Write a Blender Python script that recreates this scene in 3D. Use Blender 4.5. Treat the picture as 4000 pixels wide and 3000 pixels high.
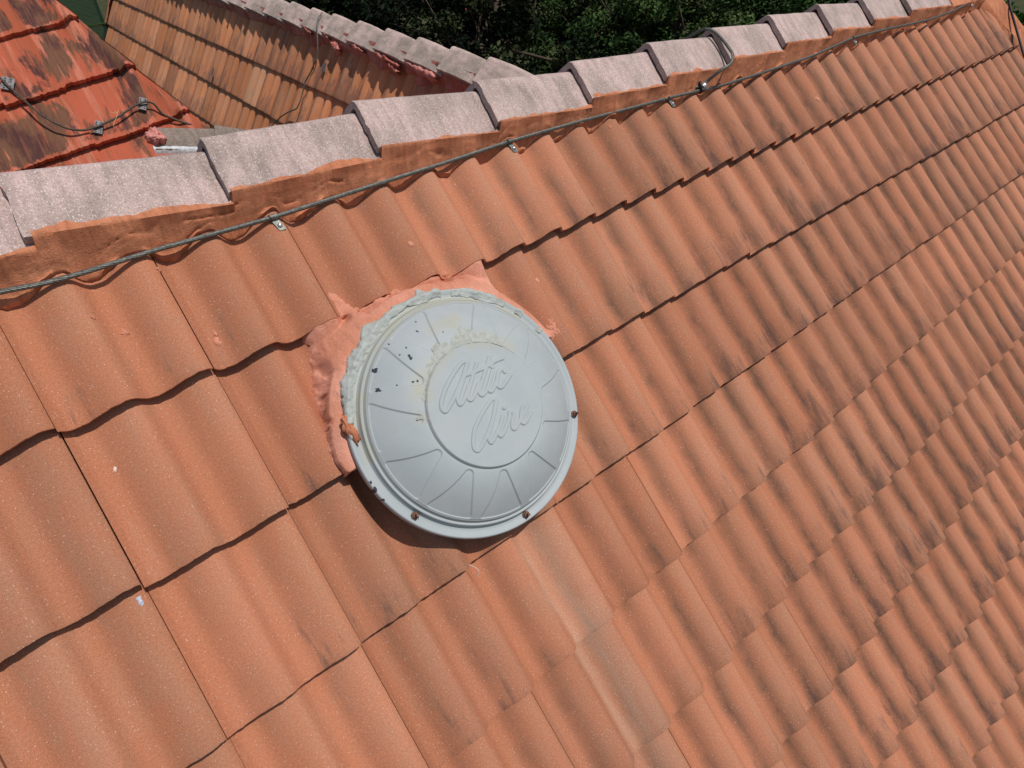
import bpy, math, random
import numpy as np
from mathutils import Vector, Matrix

# ------------------------------------------------------------------ camera, sky, sun, exposure
scn = bpy.context.scene
for o in list(bpy.data.objects):
    bpy.data.objects.remove(o, do_unlink=True)
COL = scn.collection
SLOPE = math.radians(44.835)
VX = np.array([1.0, 0.0, 0.0])
VV = np.array([0.0, -0.7091406, -0.7050671])      # down the near slope
VN = np.array([0.0, -0.7050671, 0.7091406])       # out of the near slope

cam = bpy.data.cameras.new("camera")
cam.sensor_width = 36.0
cam.lens = 21.0214
cam.clip_start = 0.02
cam.clip_end = 400.0
camo = bpy.data.objects.new("camera", cam)
COL.objects.link(camo)
rt = Vector((0.7631724, -0.6461949, 0.0))
up = Vector((0.4175045, 0.4930832, 0.7632555))
bk = rt.cross(up)
camo.matrix_world = Matrix(((rt.x, up.x, bk.x, 0.1394375), (rt.y, up.y, bk.y, -1.4436883), (rt.z, up.z, bk.z, 0.5728539), (0, 0, 0, 1)))
scn.camera = camo

SUN_ROOF = np.array([0.19, -0.43, 1.0])           # along the ridge, down the slope, out of it
SUN = SUN_ROOF[0] * VX + SUN_ROOF[1] * VV + SUN_ROOF[2] * VN
SUN /= np.linalg.norm(SUN)
sl = bpy.data.lights.new("sun", "SUN")
sl.energy = 3.6
sl.angle = math.radians(0.55)
sl.color = (1.0, 0.955, 0.90)
so = bpy.data.objects.new("sun", sl)
COL.objects.link(so)
so.rotation_euler = Vector(SUN).to_track_quat('Z', 'Y').to_euler()
so.location = (0, 0, 20)

w = bpy.data.worlds.new("World")
scn.world = w
w.use_nodes = True
nt = w.node_tree
sky = nt.nodes.new("ShaderNodeTexSky")
sky.sky_type = 'NISHITA'
sky.sun_disc = False
sky.sun_elevation = math.asin(SUN[2])
sky.sun_rotation = math.atan2(SUN[0], SUN[1])
bg = nt.nodes["Background"]
bg.inputs["Strength"].default_value = 0.085
nt.links.new(sky.outputs[0], bg.inputs[0])
scn.view_settings.view_transform = 'Standard'
scn.view_settings.look = 'None'
scn.view_settings.gamma = 1.0
scn.view_settings.exposure = -0.1
scn.render.engine = 'CYCLES'
scn.cycles.max_bounces = 6

rng = np.random.default_rng(7)
random.seed(7)

# ------------------------------------------------------------------ small numeric noise
_perm = np.random.default_rng(3).random((64, 64))
def vnoise(x, y):
    x = np.asarray(x, float); y = np.asarray(y, float)
    xi = np.floor(x).astype(int); yi = np.floor(y).astype(int)
    fx = x - xi; fy = y - yi
    fx = fx * fx * (3 - 2 * fx); fy = fy * fy * (3 - 2 * fy)
    g = lambda a, b: _perm[a % 64, b % 64]
    return (g(xi, yi) * (1 - fx) + g(xi + 1, yi) * fx) * (1 - fy) + (g(xi, yi + 1) * (1 - fx) + g(xi + 1, yi + 1) * fx) * fy - 0.5
def fbm(x, y, oct=4):
    r = 0; a = 1.0
    for i in range(oct):
        r = r + a * vnoise(x * 2 ** i + 17.3 * i, y * 2 ** i + 5.1 * i); a *= 0.5
    return r
def sstep(a, b, x):
    t = np.clip((x - a) / (b - a), 0, 1)
    return t * t * (3 - 2 * t)

# ------------------------------------------------------------------ object helpers
ROOT = {}
def thing(name, label, cat, loc=(0, 0, 0), group=None):
    o = bpy.data.objects.new(name, None)
    COL.objects.link(o)
    o.location = loc
    o.empty_display_size = 0.1
    o["label"] = label; o["category"] = cat
    if group: o["group"] = group
    ROOT[o.name] = np.array(loc, float)
    return o
def tag(o, label=None, cat=None, group=None, kind=None):
    if label: o["label"] = label
    if cat: o["category"] = cat
    if group: o["group"] = group
    if kind: o["kind"] = kind
    return o
def mk(name, V, F, mat, parent=None, smooth=True, attrs=None, loc=None):
    V = np.asarray(V, float)
    off = np.zeros(3)
    if parent is not None: off = ROOT[parent.name]
    elif loc is not None: off = np.array(loc, float)
    me = bpy.data.meshes.new(name)
    F = np.asarray(F) if not isinstance(F, list) else F
    Vl = V - off
    if isinstance(F, np.ndarray):
        me.vertices.add(len(Vl)); me.vertices.foreach_set("co", Vl.astype(np.float32).ravel())
        nf, k = F.shape
        me.loops.add(nf * k); me.loops.foreach_set("vertex_index", F.astype(np.int32).ravel())
        me.polygons.add(nf)
        me.polygons.foreach_set("loop_start", (np.arange(nf) * k).astype(np.int32))
        me.polygons.foreach_set("loop_total", np.full(nf, k, np.int32))
        me.update(calc_edges=True)
    else:
        me.from_pydata([tuple(v) for v in Vl], [], [tuple(int(i) for i in f) for f in F])
    me.validate()
    if smooth:
        me.polygons.foreach_set("use_smooth", np.ones(len(me.polygons), bool))
    if attrs:
        for k, a in attrs.items():
            a = np.asarray(a, np.float32)
            if a.ndim == 1:
                at = me.attributes.new(k, 'FLOAT', 'POINT'); at.data.foreach_set("value", a)
            else:
                at = me.attributes.new(k, 'FLOAT_VECTOR', 'POINT'); at.data.foreach_set("vector", a.ravel())
    if mat: me.materials.append(mat)
    o = bpy.data.objects.new(name, me)
    COL.objects.link(o)
    if parent is not None:
        o.parent = parent
        ROOT[o.name] = off
    else:
        o.location = off
        ROOT[o.name] = off
    return o
def grid_faces(nu, nv, wrap=False, flip=False):
    i = np.arange(nu - (0 if wrap else 1)); j = np.arange(nv - 1)
    I, J = np.meshgrid(i, j, indexing='ij')
    a = I * nv + J; b = ((I + 1) % nu) * nv + J
    F = np.stack([a, b, b + 1, a + 1], -1).reshape(-1, 4)
    return F[:, ::-1] if flip else F
class MB:
    def __init__(s): s.v = []; s.f = []; s.n = 0
    def add(s, V, F):
        V = np.asarray(V, float)
        s.v.append(V); s.f += [tuple(int(i) + s.n for i in f) for f in F]; s.n += len(V)
    def box(s, c, ax, half):      # centre, 3 axis rows, half sizes
        c = np.asarray(c, float); ax = np.asarray(ax, float)
        P = [c + ax[0] * half[0] * a + ax[1] * half[1] * b + ax[2] * half[2] * d for a in (-1, 1) for b in (-1, 1) for d in (-1, 1)]
        s.add(P, [(0, 1, 3, 2), (4, 6, 7, 5), (0, 4, 5, 1), (2, 3, 7, 6), (0, 2, 6, 4), (1, 5, 7, 3)])
    def tube(s, P, r, n=8, cap=True):
        P = np.asarray(P, float); r = np.broadcast_to(np.asarray(r, float), (len(P),))
        T = np.gradient(P, axis=0); T /= np.linalg.norm(T, axis=1)[:, None] + 1e-12
        ref = np.array([0, 0, 1.0]) if abs(T[0][2]) < .9 else np.array([1.0, 0, 0])
        V = []
        for k in range(len(P)):
            a = np.cross(T[k], ref); a /= np.linalg.norm(a); b = np.cross(T[k], a); ref = -np.cross(T[k], a) if False else ref
            for q in range(n):
                t = 2 * math.pi * q / n
                V.append(P[k] + r[k] * (math.cos(t) * a + math.sin(t) * b))
        F = []
        for k in range(len(P) - 1):
            for q in range(n):
                F.append((k * n + q, k * n + (q + 1) % n, (k + 1) * n + (q + 1) % n, (k + 1) * n + q))
        if cap:
            F.append(tuple(range(n - 1, -1, -1))); F.append(tuple((len(P) - 1) * n + q for q in range(n)))
        s.add(V, F)
    def build(s, name, mat, parent=None, smooth=False, loc=None):
        return mk(name, np.concatenate(s.v), s.f, mat, parent, smooth, None, loc)

# ------------------------------------------------------------------ materials
class M:
    def __init__(s, name, rough=0.85, spec=0.25, metal=0.0):
        s.m = bpy.data.materials.new(name); s.m.use_nodes = True
        s.nt = s.m.node_tree; s.b = s.nt.nodes["Principled BSDF"]
        s.b.inputs["Roughness"].default_value = rough
        s.b.inputs["Specular IOR Level"].default_value = spec
        s.b.inputs["Metallic"].default_value = metal
    def n(s, t, **kw):
        x = s.nt.nodes.new("ShaderNode" + t)
        for k, v in kw.items(): setattr(x, k, v)
        return x
    def put(s, sock, v):
        if isinstance(v, bpy.types.NodeSocket): s.nt.links.new(v, sock)
        elif v is not None: sock.default_value = v
    def attr(s, name, out="Vector"):
        x = s.n("Attribute", attribute_type='GEOMETRY', attribute_name=name); return x.outputs[out]
    def obj(s):
        return s.n("TexCoord").outputs["Object"]
    def math(s, op, a, b=None, c=None, clamp=False):
        x = s.n("Math", operation=op, use_clamp=clamp)
        s.put(x.inputs[0], a)
        if b is not None: s.put(x.inputs[1], b)
        if c is not None: s.put(x.inputs[2], c)
        return x.outputs[0]
    def vmul(s, v, k):
        x = s.n("VectorMath", operation='MULTIPLY'); s.put(x.inputs[0], v); x.inputs[1].default_value = k; return x.outputs[0]
    def vadd(s, a, b):
        x = s.n("VectorMath", operation='ADD'); s.put(x.inputs[0], a); s.put(x.inputs[1], b); return x.outputs[0]
    def sep(s, v):
        x = s.n("SeparateXYZ"); s.put(x.inputs[0], v); return x.outputs
    def noise(s, vec, scale, detail=3.0, rough=0.55, dist=0.0):
        x = s.n("TexNoise"); s.put(x.inputs["Vector"], vec)
        x.inputs["Scale"].default_value = scale; x.inputs["Detail"].default_value = detail
        x.inputs["Roughness"].default_value = rough; x.inputs["Distortion"].default_value = dist
        return x.outputs["Fac"]
    def voro(s, vec, scale):
        x = s.n("TexVoronoi"); s.put(x.inputs["Vector"], vec); x.inputs["Scale"].default_value = scale
        return x
    def ramp(s, v, lo, hi, a=0.0, b=1.0):
        x = s.n("MapRange", clamp=True, interpolation_type='SMOOTHSTEP')
        s.put(x.inputs["Value"], v)
        x.inputs["From Min"].default_value = lo; x.inputs["From Max"].default_value = hi
        x.inputs["To Min"].default_value = a; x.inputs["To Max"].default_value = b
        return x.outputs[0]
    def mix(s, f, a, b, mode='MIX'):
        x = s.n("Mix", data_type='RGBA', blend_type=mode)
        s.put(x.inputs[0], f)
        for i, v in ((6, a), (7, b)):
            if isinstance(v, tuple): x.inputs[i].default_value = (v[0], v[1], v[2], 1.0)
            else: s.put(x.inputs[i], v)
        return x.outputs[2]
    def bright(s, col, f):           # multiply a colour by a scalar socket
        c = s.n("CombineXYZ")
        for i in range(3): s.put(c.inputs[i], f)
        return s.mix(1.0, col, c.outputs[0], 'MULTIPLY')
    def bump(s, h, strength=0.4, dist=0.002):
        x = s.n("Bump"); x.inputs["Strength"].default_value = strength; x.inputs["Distance"].default_value = dist
        s.put(x.inputs["Height"], h); s.nt.links.new(x.outputs[0], s.b.inputs["Normal"])
    def done(s, col):
        if isinstance(col, tuple): s.b.inputs["Base Color"].default_value = (*col, 1)
        else: s.nt.links.new(col, s.b.inputs["Base Color"])
        return s.m

def tile_material(name, base, deep, tan, grime, purple, tan_amt=0.6, grime_shade_amt=0.6, stain_lo=0.60, bright_rand=0.22, grit=0.35, near=False):
    m = M(name, 0.82, 0.22)
    st = m.attr("st"); lc = m.attr("lc"); rnd = m.attr("rnd")
    r = m.sep(rnd); l = m.sep(lc)
    off = m.vmul(rnd, (9.0, 13.0, 5.0))
    v1 = m.vadd(m.vmul(st, (1, 0.22, 0)), off)      # stretched down the slope
    v2 = m.vadd(m.vmul(st, (1, 0.10, 0)), off)
    broad = m.noise(v1, 5.0, 3, 0.5)
    streak = m.noise(v1, 26.0, 5, 0.65, 0.3)
    fine = m.noise(v2, 90.0, 3, 0.6)
    cloud = m.noise(m.vadd(st, off), 9.0, 4, 0.6)
    # orange body, slightly deeper in the troughs
    wv = l[2]
    col = m.mix(m.ramp(m.math('ADD', m.math('MULTIPLY', wv, -0.22), m.math('MULTIPLY', broad, 1.5)), 0.40, 0.85), base, deep)
    # pale tan weathering along the rolls
    t = m.math('ADD', m.math('MULTIPLY', wv, 0.16), m.math('MULTIPLY', streak, 1.25))
    t = m.math('ADD', t, m.math('MULTIPLY', m.math('SUBTRACT', cloud, .5), 0.5))
    t = m.math('ADD', t, m.math('MULTIPLY', r[1], 0.22))
    t = m.math('MULTIPLY', m.ramp(t, 0.66, 1.12), tan_amt)
    col = m.mix(t, col, tan)
    # grey-brown dirt runs plus painted shade down the flank of each roll
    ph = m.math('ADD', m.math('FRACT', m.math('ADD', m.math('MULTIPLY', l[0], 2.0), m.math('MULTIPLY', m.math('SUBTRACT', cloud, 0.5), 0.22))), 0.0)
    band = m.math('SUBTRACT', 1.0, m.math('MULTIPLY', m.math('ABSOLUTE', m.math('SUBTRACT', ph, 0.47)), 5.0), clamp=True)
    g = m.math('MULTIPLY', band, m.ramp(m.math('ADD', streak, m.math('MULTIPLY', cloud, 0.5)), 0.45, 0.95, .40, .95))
    g = m.math('MULTIPLY', g, grime_shade_amt)
    if near:      # dirt and painted flank shade both grow towards the far, lower end
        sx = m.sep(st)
        age_shade = m.math('ADD', m.math('ADD', m.math('MULTIPLY', sx[0], 0.30), m.math('MULTIPLY', sx[1], 0.12)), m.math('MULTIPLY', cloud, 0.5))
        age_shade = m.ramp(age_shade, 0.25, 1.15)
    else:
        age_shade = m.math('ADD', 1.0, 0.0)
    g = m.math('MULTIPLY', g, m.math('ADD', 0.10, m.math('MULTIPLY', age_shade, 0.90)), clamp=True)
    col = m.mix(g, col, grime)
    # dark algae stains near the lower lip of some tiles
    lip = m.ramp(l[1], 0.25, 1.0)
    s = m.math('ADD', m.math('MULTIPLY', streak, 0.9), m.math('MULTIPLY', fine, 0.25))
    s = m.math('ADD', s, m.math('MULTIPLY', lip, 0.17))
    s = m.math('ADD', s, m.math('MULTIPLY', m.noise(st, 1.1, 2, 0.5), 0.35))
    s = m.math('ADD', s, m.math('MULTIPLY', band, 0.05))
    s = m.math('ADD', s, m.math('MULTIPLY', m.math('SUBTRACT', r[2], 0.5), 0.16))
    s = m.math('ADD', s, m.math('MULTIPLY', m.math('SUBTRACT', age_shade, 0.6), 0.10))
    pm = m.ramp(s, stain_lo + 0.34, stain_lo + 0.52)
    col = m.mix(m.math('MULTIPLY', pm, 0.50), col, purple)
    fl = m.math('MULTIPLY', m.ramp(m.math('ADD', fine, m.math('MULTIPLY', streak, 0.6)), 0.86, 1.0), m.ramp(m.math('ADD', lip, m.math('MULTIPLY', cloud, 1.2)), 0.9, 1.6))
    fl = m.math('MULTIPLY', fl, m.ramp(m.math('ADD', age_shade, m.math('MULTIPLY', r[2], 0.5)), 0.5, 1.3))
    col = m.mix(m.math('MULTIPLY', fl, 0.36), col, purple)
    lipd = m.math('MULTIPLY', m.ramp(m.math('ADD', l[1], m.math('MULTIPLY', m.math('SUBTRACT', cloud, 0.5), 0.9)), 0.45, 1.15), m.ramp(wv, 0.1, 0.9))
    col = m.mix(m.math('MULTIPLY', m.math('MULTIPLY', lipd, m.math('ADD', .25, m.math('MULTIPLY', age_shade, .75))), 0.34), col, grime)
    odd = m.math('GREATER_THAN', r[2], 0.86)
    col = m.mix(m.math('MULTIPLY', odd, 0.30), col, (0.40, 0.16, 0.085))
    if near:      # pale dusty wash running down from under the vent
        q1 = m.math('SUBTRACT', sx[0], m.math('ADD', 0.715, m.math('MULTIPLY', sx[1], 0.038)))
        q1 = m.math('ADD', q1, m.math('MULTIPLY', m.math('SUBTRACT', cloud, 0.5), 0.03))
        line = m.math('SUBTRACT', 1.0, m.math('MULTIPLY', m.math('ABSOLUTE', q1), 42.0), clamp=True)
        wide = m.math('SUBTRACT', 1.0, m.math('MULTIPLY', m.math('ABSOLUTE', m.math('SUBTRACT', q1, 0.055)), 11.0), clamp=True)
        dn = m.math('MULTIPLY', m.ramp(sx[1], 0.98, 1.12), m.ramp(sx[1], 2.3, 1.5))
        wsh = m.math('MULTIPLY', m.math('ADD', m.math('MULTIPLY', line, 0.32), m.math('MULTIPLY', wide, 0.45)), dn)
        col = m.mix(m.math('MULTIPLY', wsh, m.ramp(streak, .25, .6, .45, .85)), col, (0.56, 0.37, 0.26))
    # per-tile brightness, grain and pale grit
    col = m.bright(col, m.math('ADD', 1.0 - bright_rand / 2, m.math('MULTIPLY', r[0], bright_rand)))
    gn = m.noise(st, 620.0, 2, 0.7)
    gn2 = m.noise(st, 190.0, 2, 0.7)
    col = m.bright(col, m.math('ADD', m.ramp(gn, 0.25, 0.75, 1 - grit, 1 + grit), m.ramp(gn2, 0.25, 0.75, -0.11, 0.11)))
    vo = m.voro(st, 170.0)
    spk = m.math('MULTIPLY', m.math('LESS_THAN', vo.outputs["Distance"], 0.17), m.math('GREATER_THAN', m.sep(vo.outputs["Color"])[0], 0.72))
    col = m.mix(m.math('MULTIPLY', spk, 0.55), col, (0.75, 0.55, 0.45))
    m.bump(m.math('ADD', gn, m.math('MULTIPLY', gn2, 0.8)), 0.35, 0.0012)
    return m.done(col)

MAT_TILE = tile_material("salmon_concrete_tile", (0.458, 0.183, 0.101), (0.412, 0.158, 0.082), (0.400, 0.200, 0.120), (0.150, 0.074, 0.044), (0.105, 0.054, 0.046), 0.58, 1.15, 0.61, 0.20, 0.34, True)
MAT_TILE_WING = tile_material("brown_orange_tile", (0.62, 0.255, 0.115), (0.52, 0.190, 0.078), (0.48, 0.270, 0.170), (0.20, 0.105, 0.070), (0.12, 0.062, 0.060), 0.5, 0.5, 0.52, 0.42, 0.25)

def red_paint_material():
    m = M("flaking_red_paint", 0.7, 0.25)
    st = m.attr("st"); lc = m.attr("lc"); l = m.sep(lc)
    v1 = m.vmul(st, (1, 0.17, 0)); v2 = m.vmul(st, (1, 0.08, 0))
    v3 = m.vmul(st, (1, 0.36, 0))
    a = m.noise(v3, 5.2, 6, 0.6, 0.5); b = m.noise(v2, 34.0, 5, 0.7, 0.3); c = m.noise(v1, 3.3, 3, 0.5)
    col = m.mix(m.ramp(c, 0.35, 0.65), (0.49, 0.110, 0.056), (0.38, 0.088, 0.038))
    col = m.mix(m.ramp(m.noise(v2, 16, 4), 0.50, 0.62), col, (0.55, 0.175, 0.105))
    col = m.mix(m.math('MULTIPLY', m.ramp(m.noise(v2, 50, 4), 0.52, 0.66), .6), col, (0.25, 0.10, 0.05))
    dirt = m.mix(m.ramp(m.noise(v3, 9.0, 5, .65), 0.42, 0.58), (0.052, 0.022, 0.022), (0.135, 0.068, 0.036))
    dirt = m.mix(m.math('MULTIPLY', m.ramp(m.noise(v2, 60, 4), 0.5, 0.62), .5), dirt, (0.23, 0.085, 0.050))
    f = m.math('ADD', m.math('MULTIPLY', a, 1.05), m.math('MULTIPLY', b, 0.34))
    f = m.math('ADD', f, m.math('MULTIPLY', m.ramp(l[1], 0.0, 0.5), 0.10))
    f = m.math('SUBTRACT', f, m.math('MULTIPLY', m.ramp(l[1], 0.90, 1.0), 0.13))
    col = m.mix(m.math('MULTIPLY', m.ramp(f, 0.750, 0.822), 0.92), col, dirt)
    scr = m.ramp(m.noise(m.vmul(st, (1, 0.05, 0)), 60, 2), 0.70, 0.73)
    col = m.mix(m.math('MULTIPLY', scr, 0.6), col, (0.72, 0.26, 0.17))
    gn = m.noise(st, 300.0, 2, 0.7)
    col = m.bright(col, m.ramp(gn, 0.25, 0.75, 0.8, 1.2))
    m.bump(m.math('ADD', gn, m.math('MULTIPLY', f, 2.0)), 0.8, 0.004)
    return m.done(col)
MAT_RED = red_paint_material()

def grain_material(name, base, alt, pale, scale=520.0, contrast=0.45, streak=True, bump=0.6):
    m = M(name, 0.88, 0.2)
    v = m.obj()
    big = m.noise(v, 7.0, 4, 0.6)
    col = m.mix(m.ramp(big, 0.38, 0.66), base, alt)
    if streak:
        s = m.noise(m.vmul(v, (1, 0.22, 0.22)), 40.0, 4, 0.6, 0.4)
        col = m.bright(col, m.ramp(s, 0.35, 0.75, 1.10, 0.78))
    g = m.noise(v, scale, 2, 0.75)
    g2 = m.noise(v, scale * 0.33, 2, 0.7)
    col = m.bright(col, m.math('ADD', m.ramp(g, 0.25, 0.75, 1 - contrast, 1 + contrast), m.ramp(g2, 0.25, 0.75, -0.14, 0.14)))
    vo = m.voro(v, 190.0)
    spk = m.math('MULTIPLY', m.math('LESS_THAN', vo.outputs["Distance"], 0.25), m.math('GREATER_THAN', m.sep(vo.outputs["Color"])[0], 0.55))
    col = m.mix(m.math('MULTIPLY', spk, 0.8), col, pale)
    m.bump(m.math('ADD', g, g2), bump, 0.002)
    return m.done(col)
MAT_CAP = grain_material("sparkling_grey_pink_granule", (0.50, 0.370, 0.330), (0.37, 0.285, 0.250), (0.78, 0.67, 0.63), 520.0, 0.34)
MAT_CAP_WING = grain_material("weathered_grey_cap", (0.54, 0.40, 0.35), (0.33, 0.27, 0.22), (0.6, 0.5, 0.45), 300.0, 0.3)
MAT_CAP_HIP = grain_material("brown_grey_cap", (0.27, 0.21, 0.17), (0.20, 0.16, 0.13), (0.42, 0.35, 0.3), 300.0, 0.3)

def mortar_material(name, a, b, streak=0.3, speck=(0.7, 0.35, 0.25), dark=(0.13, 0.055, 0.03)):
    m = M(name, 0.85, 0.2)
    v = m.obj()
    n1 = m.noise(v, 6.0, 4, 0.55, 0.4)
    col = m.mix(m.ramp(n1, 0.35, 0.65), a, b)
    s = m.noise(m.vmul(v, (1, 0.16, 0.16)), 70.0, 4, 0.6, 0.2)
    col = m.bright(col, m.ramp(s, 0.3, 0.75, 1.0 + streak * .4, 1.0 - streak))
    ds = m.ramp(m.noise(m.vmul(v, (1, 0.12, 0.12)), 24.0, 5, 0.7), 0.62, 0.74)
    col = m.mix(m.math('MULTIPLY', ds, 0.45 * min(1, streak * 3)), col, dark)
    g = m.noise(v, 420.0, 3, 0.7)
    col = m.bright(col, m.ramp(g, 0.25, 0.75, 0.84, 1.16))
    vo = m.voro(v, 210.0)
    spk = m.math('MULTIPLY', m.math('LESS_THAN', vo.outputs["Distance"], 0.17), m.math('GREATER_THAN', m.sep(vo.outputs["Color"])[0], 0.8))
    col = m.mix(m.math('MULTIPLY', spk, 0.6), col, speck)
    crk = m.noise(v, 55.0, 4, 0.65)
    m.bump(m.math('ADD', m.math('MULTIPLY', g, 0.8), crk), 0.75, 0.005)
    return m.done(col)
MAT_MORTAR = mortar_material("orange_brown_mortar", (0.64, 0.250, 0.130), (0.54, 0.195, 0.096), 0.25)
MAT_PATCH = mortar_material("pink_salmon_mortar", (0.80, 0.375, 0.262), (0.64, 0.260, 0.160), 0.12, (0.85, 0.55, 0.45))
MAT_REDMORTAR = mortar_material("dark_red_mortar", (0.46, 0.13, 0.085), (0.56, 0.22, 0.165), 0.2)
MAT_PINK = mortar_material("pale_pink_mortar", (0.70, 0.30, 0.25), (0.6, 0.21, 0.17), 0.05)

def paint_material():
    m = M("pale_grey_metal_paint", 0.58, 0.3)
    v = m.obj()
    stain = m.attr("stain", "Fac"); chip = m.attr("chip", "Fac")
    col = m.mix(m.ramp(m.noise(v, 14.0, 3), 0.35, 0.65), (0.362, 0.398, 0.402), (0.385, 0.415, 0.415))
    sf = m.noise(v, 120.0, 4, 0.7)
    col = m.mix(m.math('MULTIPLY', stain, m.ramp(sf, 0.3, 0.62, 0.35, 1.0)), col, (0.40, 0.395, 0.315))
    dust = m.ramp(m.noise(v, 34.0, 5, 0.7), 0.60, 0.80)
    col = m.mix(m.math('MULTIPLY', dust, 0.22), col, (0.40, 0.38, 0.35))
    col = m.mix(m.math('GREATER_THAN', chip, 0.5), col, (0.035, 0.035, 0.055))
    g = m.noise(v, 700.0, 2, 0.6)
    col = m.bright(col, m.ramp(g, 0.3, 0.7, 0.96, 1.04))
    m.bump(m.math('ADD', m.math('MULTIPLY', g, 0.3), m.math('MULTIPLY', stain, sf)), 0.25, 0.002)
    return m.done(col)
MAT_PAINT = paint_material()
def simple(name, a, b, scale=40.0, rough=0.7, spec=0.3, metal=0.0, bump=0.3, dist=0.002):
    m = M(name, rough, spec, metal); v = m.obj()
    n1 = m.noise(v, scale, 4, 0.6)
    m.bump(n1, bump, dist)
    return m.done(m.mix(m.ramp(n1, 0.35, 0.65), a, b))
MAT_SEAL = simple("grey_cement_sealant", (0.36, 0.385, 0.35), (0.44, 0.46, 0.43), 60.0, 0.75, 0.25, 0, 0.8, 0.004)
MAT_CRUST = simple("beige_cement_crust", (0.35, 0.365, 0.315), (0.42, 0.44, 0.40), 90.0, 0.85, 0.2, 0, 0.8, 0.003)
MAT_RUST = simple("rusty_steel", (0.13, 0.055, 0.035), (0.20, 0.12, 0.09), 200.0, 0.8)
MAT_WIRE = simple("weathered_grey_strand", (0.085, 0.085, 0.075), (0.17, 0.17, 0.15), 150.0, 0.45, 0.5, 0.4)
MAT_WIRE_DARK = simple("dark_cable_sheath", (0.03, 0.028, 0.03), (0.06, 0.05, 0.05), 90.0, 0.6)
MAT_WIRE_BROWN = simple("brown_grey_strand", (0.045, 0.033, 0.022), (0.10, 0.075, 0.052), 150.0, 0.5, 0.5, 0.3)
MAT_CLIP = simple("dull_grey_metal", (0.11, 0.12, 0.11), (0.19, 0.19, 0.17), 90.0, 0.5, 0.5, 0.5)
MAT_PLATE = simple("zinc_plate", (0.10, 0.10, 0.105), (0.19, 0.18, 0.18), 60.0, 0.6, 0.4, 0.3)
MAT_BOLT = simple("bright_bolt", (0.75, 0.75, 0.72), (0.62, 0.62, 0.60), 80.0, 0.25, 0.6, 0.8)
MAT_WHITE = simple("white_sealant", (0.50, 0.52, 0.52), (0.68, 0.70, 0.70), 60.0, 0.6, 0.3, 0, 0.7, 0.004)
MAT_BLACK = simple("dark_void_felt", (0.03, 0.02, 0.018), (0.045, 0.03, 0.025), 20.0, 0.95, 0.1)
MAT_WALL = simple("cream_render", (0.55, 0.50, 0.42), (0.62, 0.57, 0.48), 8.0, 0.9, 0.2)
MAT_STRAW = simple("straw_fibre", (0.55, 0.42, 0.18), (0.6, 0.5, 0.25), 50.0)
MAT_HAIR = simple("pale_fibre", (0.75, 0.65, 0.55), (0.7, 0.55, 0.45), 50.0)
MAT_DROP = simple("pale_blue_droppings", (0.35, 0.38, 0.48), (0.62, 0.64, 0.68), 300.0)
MAT_GROUND = simple("grassy_earth", (0.035, 0.05, 0.015), (0.07, 0.06, 0.03), 3.0, 0.95, 0.1, 0, 0.6, 0.05)
MAT_BARK = simple("brown_bark", (0.07, 0.05, 0.035), (0.12, 0.09, 0.065), 30.0, 0.9)

def leaf_material(name, a, b, c):
    m = M(name, 0.7, 0.12)
    r = m.attr("lr", "Fac")
    col = m.mix(m.ramp(r, 0.0, 0.6), a, b)
    col = m.mix(m.ramp(r, 0.75, 1.0), col, c)
    return m.done(col)
MAT_LEAF_SHADED = leaf_material("shaded_olive_leaves", (0.003, 0.006, 0.002), (0.008, 0.018, 0.005), (0.060, 0.075, 0.030))  # deep shade of the rear trees put into the leaf colour
MAT_LEAF_MID = leaf_material("green_leaves", (0.007, 0.018, 0.004), (0.040, 0.085, 0.018), (0.13, 0.17, 0.06))
MAT_LEAF_BRIGHT = leaf_material("fresh_green_leaves", (0.03, 0.08, 0.012), (0.06, 0.15, 0.02), (0.16, 0.28, 0.06))

# ------------------------------------------------------------------ near roof frame
G = 0.34484; TW = 0.30; AMP = 0.035; LIFT = 0.034; TH = 0.0115
def RW(s, t, h):
    s = np.asarray(s, float)[..., None]; t = np.asarray(t, float)[..., None]; h = np.asarray(h, float)[..., None]
    return s * VX + t * VV + h * VN
def wave(x):                      # x in tile widths, 0..1 between trough and crest
    u = np.mod(np.asarray(x, float) * 2 + 0.0, 1.0)
    rise = sstep(0.20, 0.84, u); fall = sstep(0.90, 1.16, u) ; fall0 = sstep(0.90, 1.16, u + 1.0)
    crown = 0.10 * np.cos((u - .80) * 3.0)
    return np.clip(rise * (1 - fall) + (1 - fall0) * (u < .3) + crown * rise * (1 - fall) - .08 * np.sin(np.clip((u - .12) / .3, 0, 1) * math.pi), 0, 1.1) / 1.1
def surf(s, t):                   # near slope tile surface height
    fr = t / G - np.floor(t / G)
    return AMP * (wave(s / TW) - 0.5) + LIFT * (fr - 1)

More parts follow.
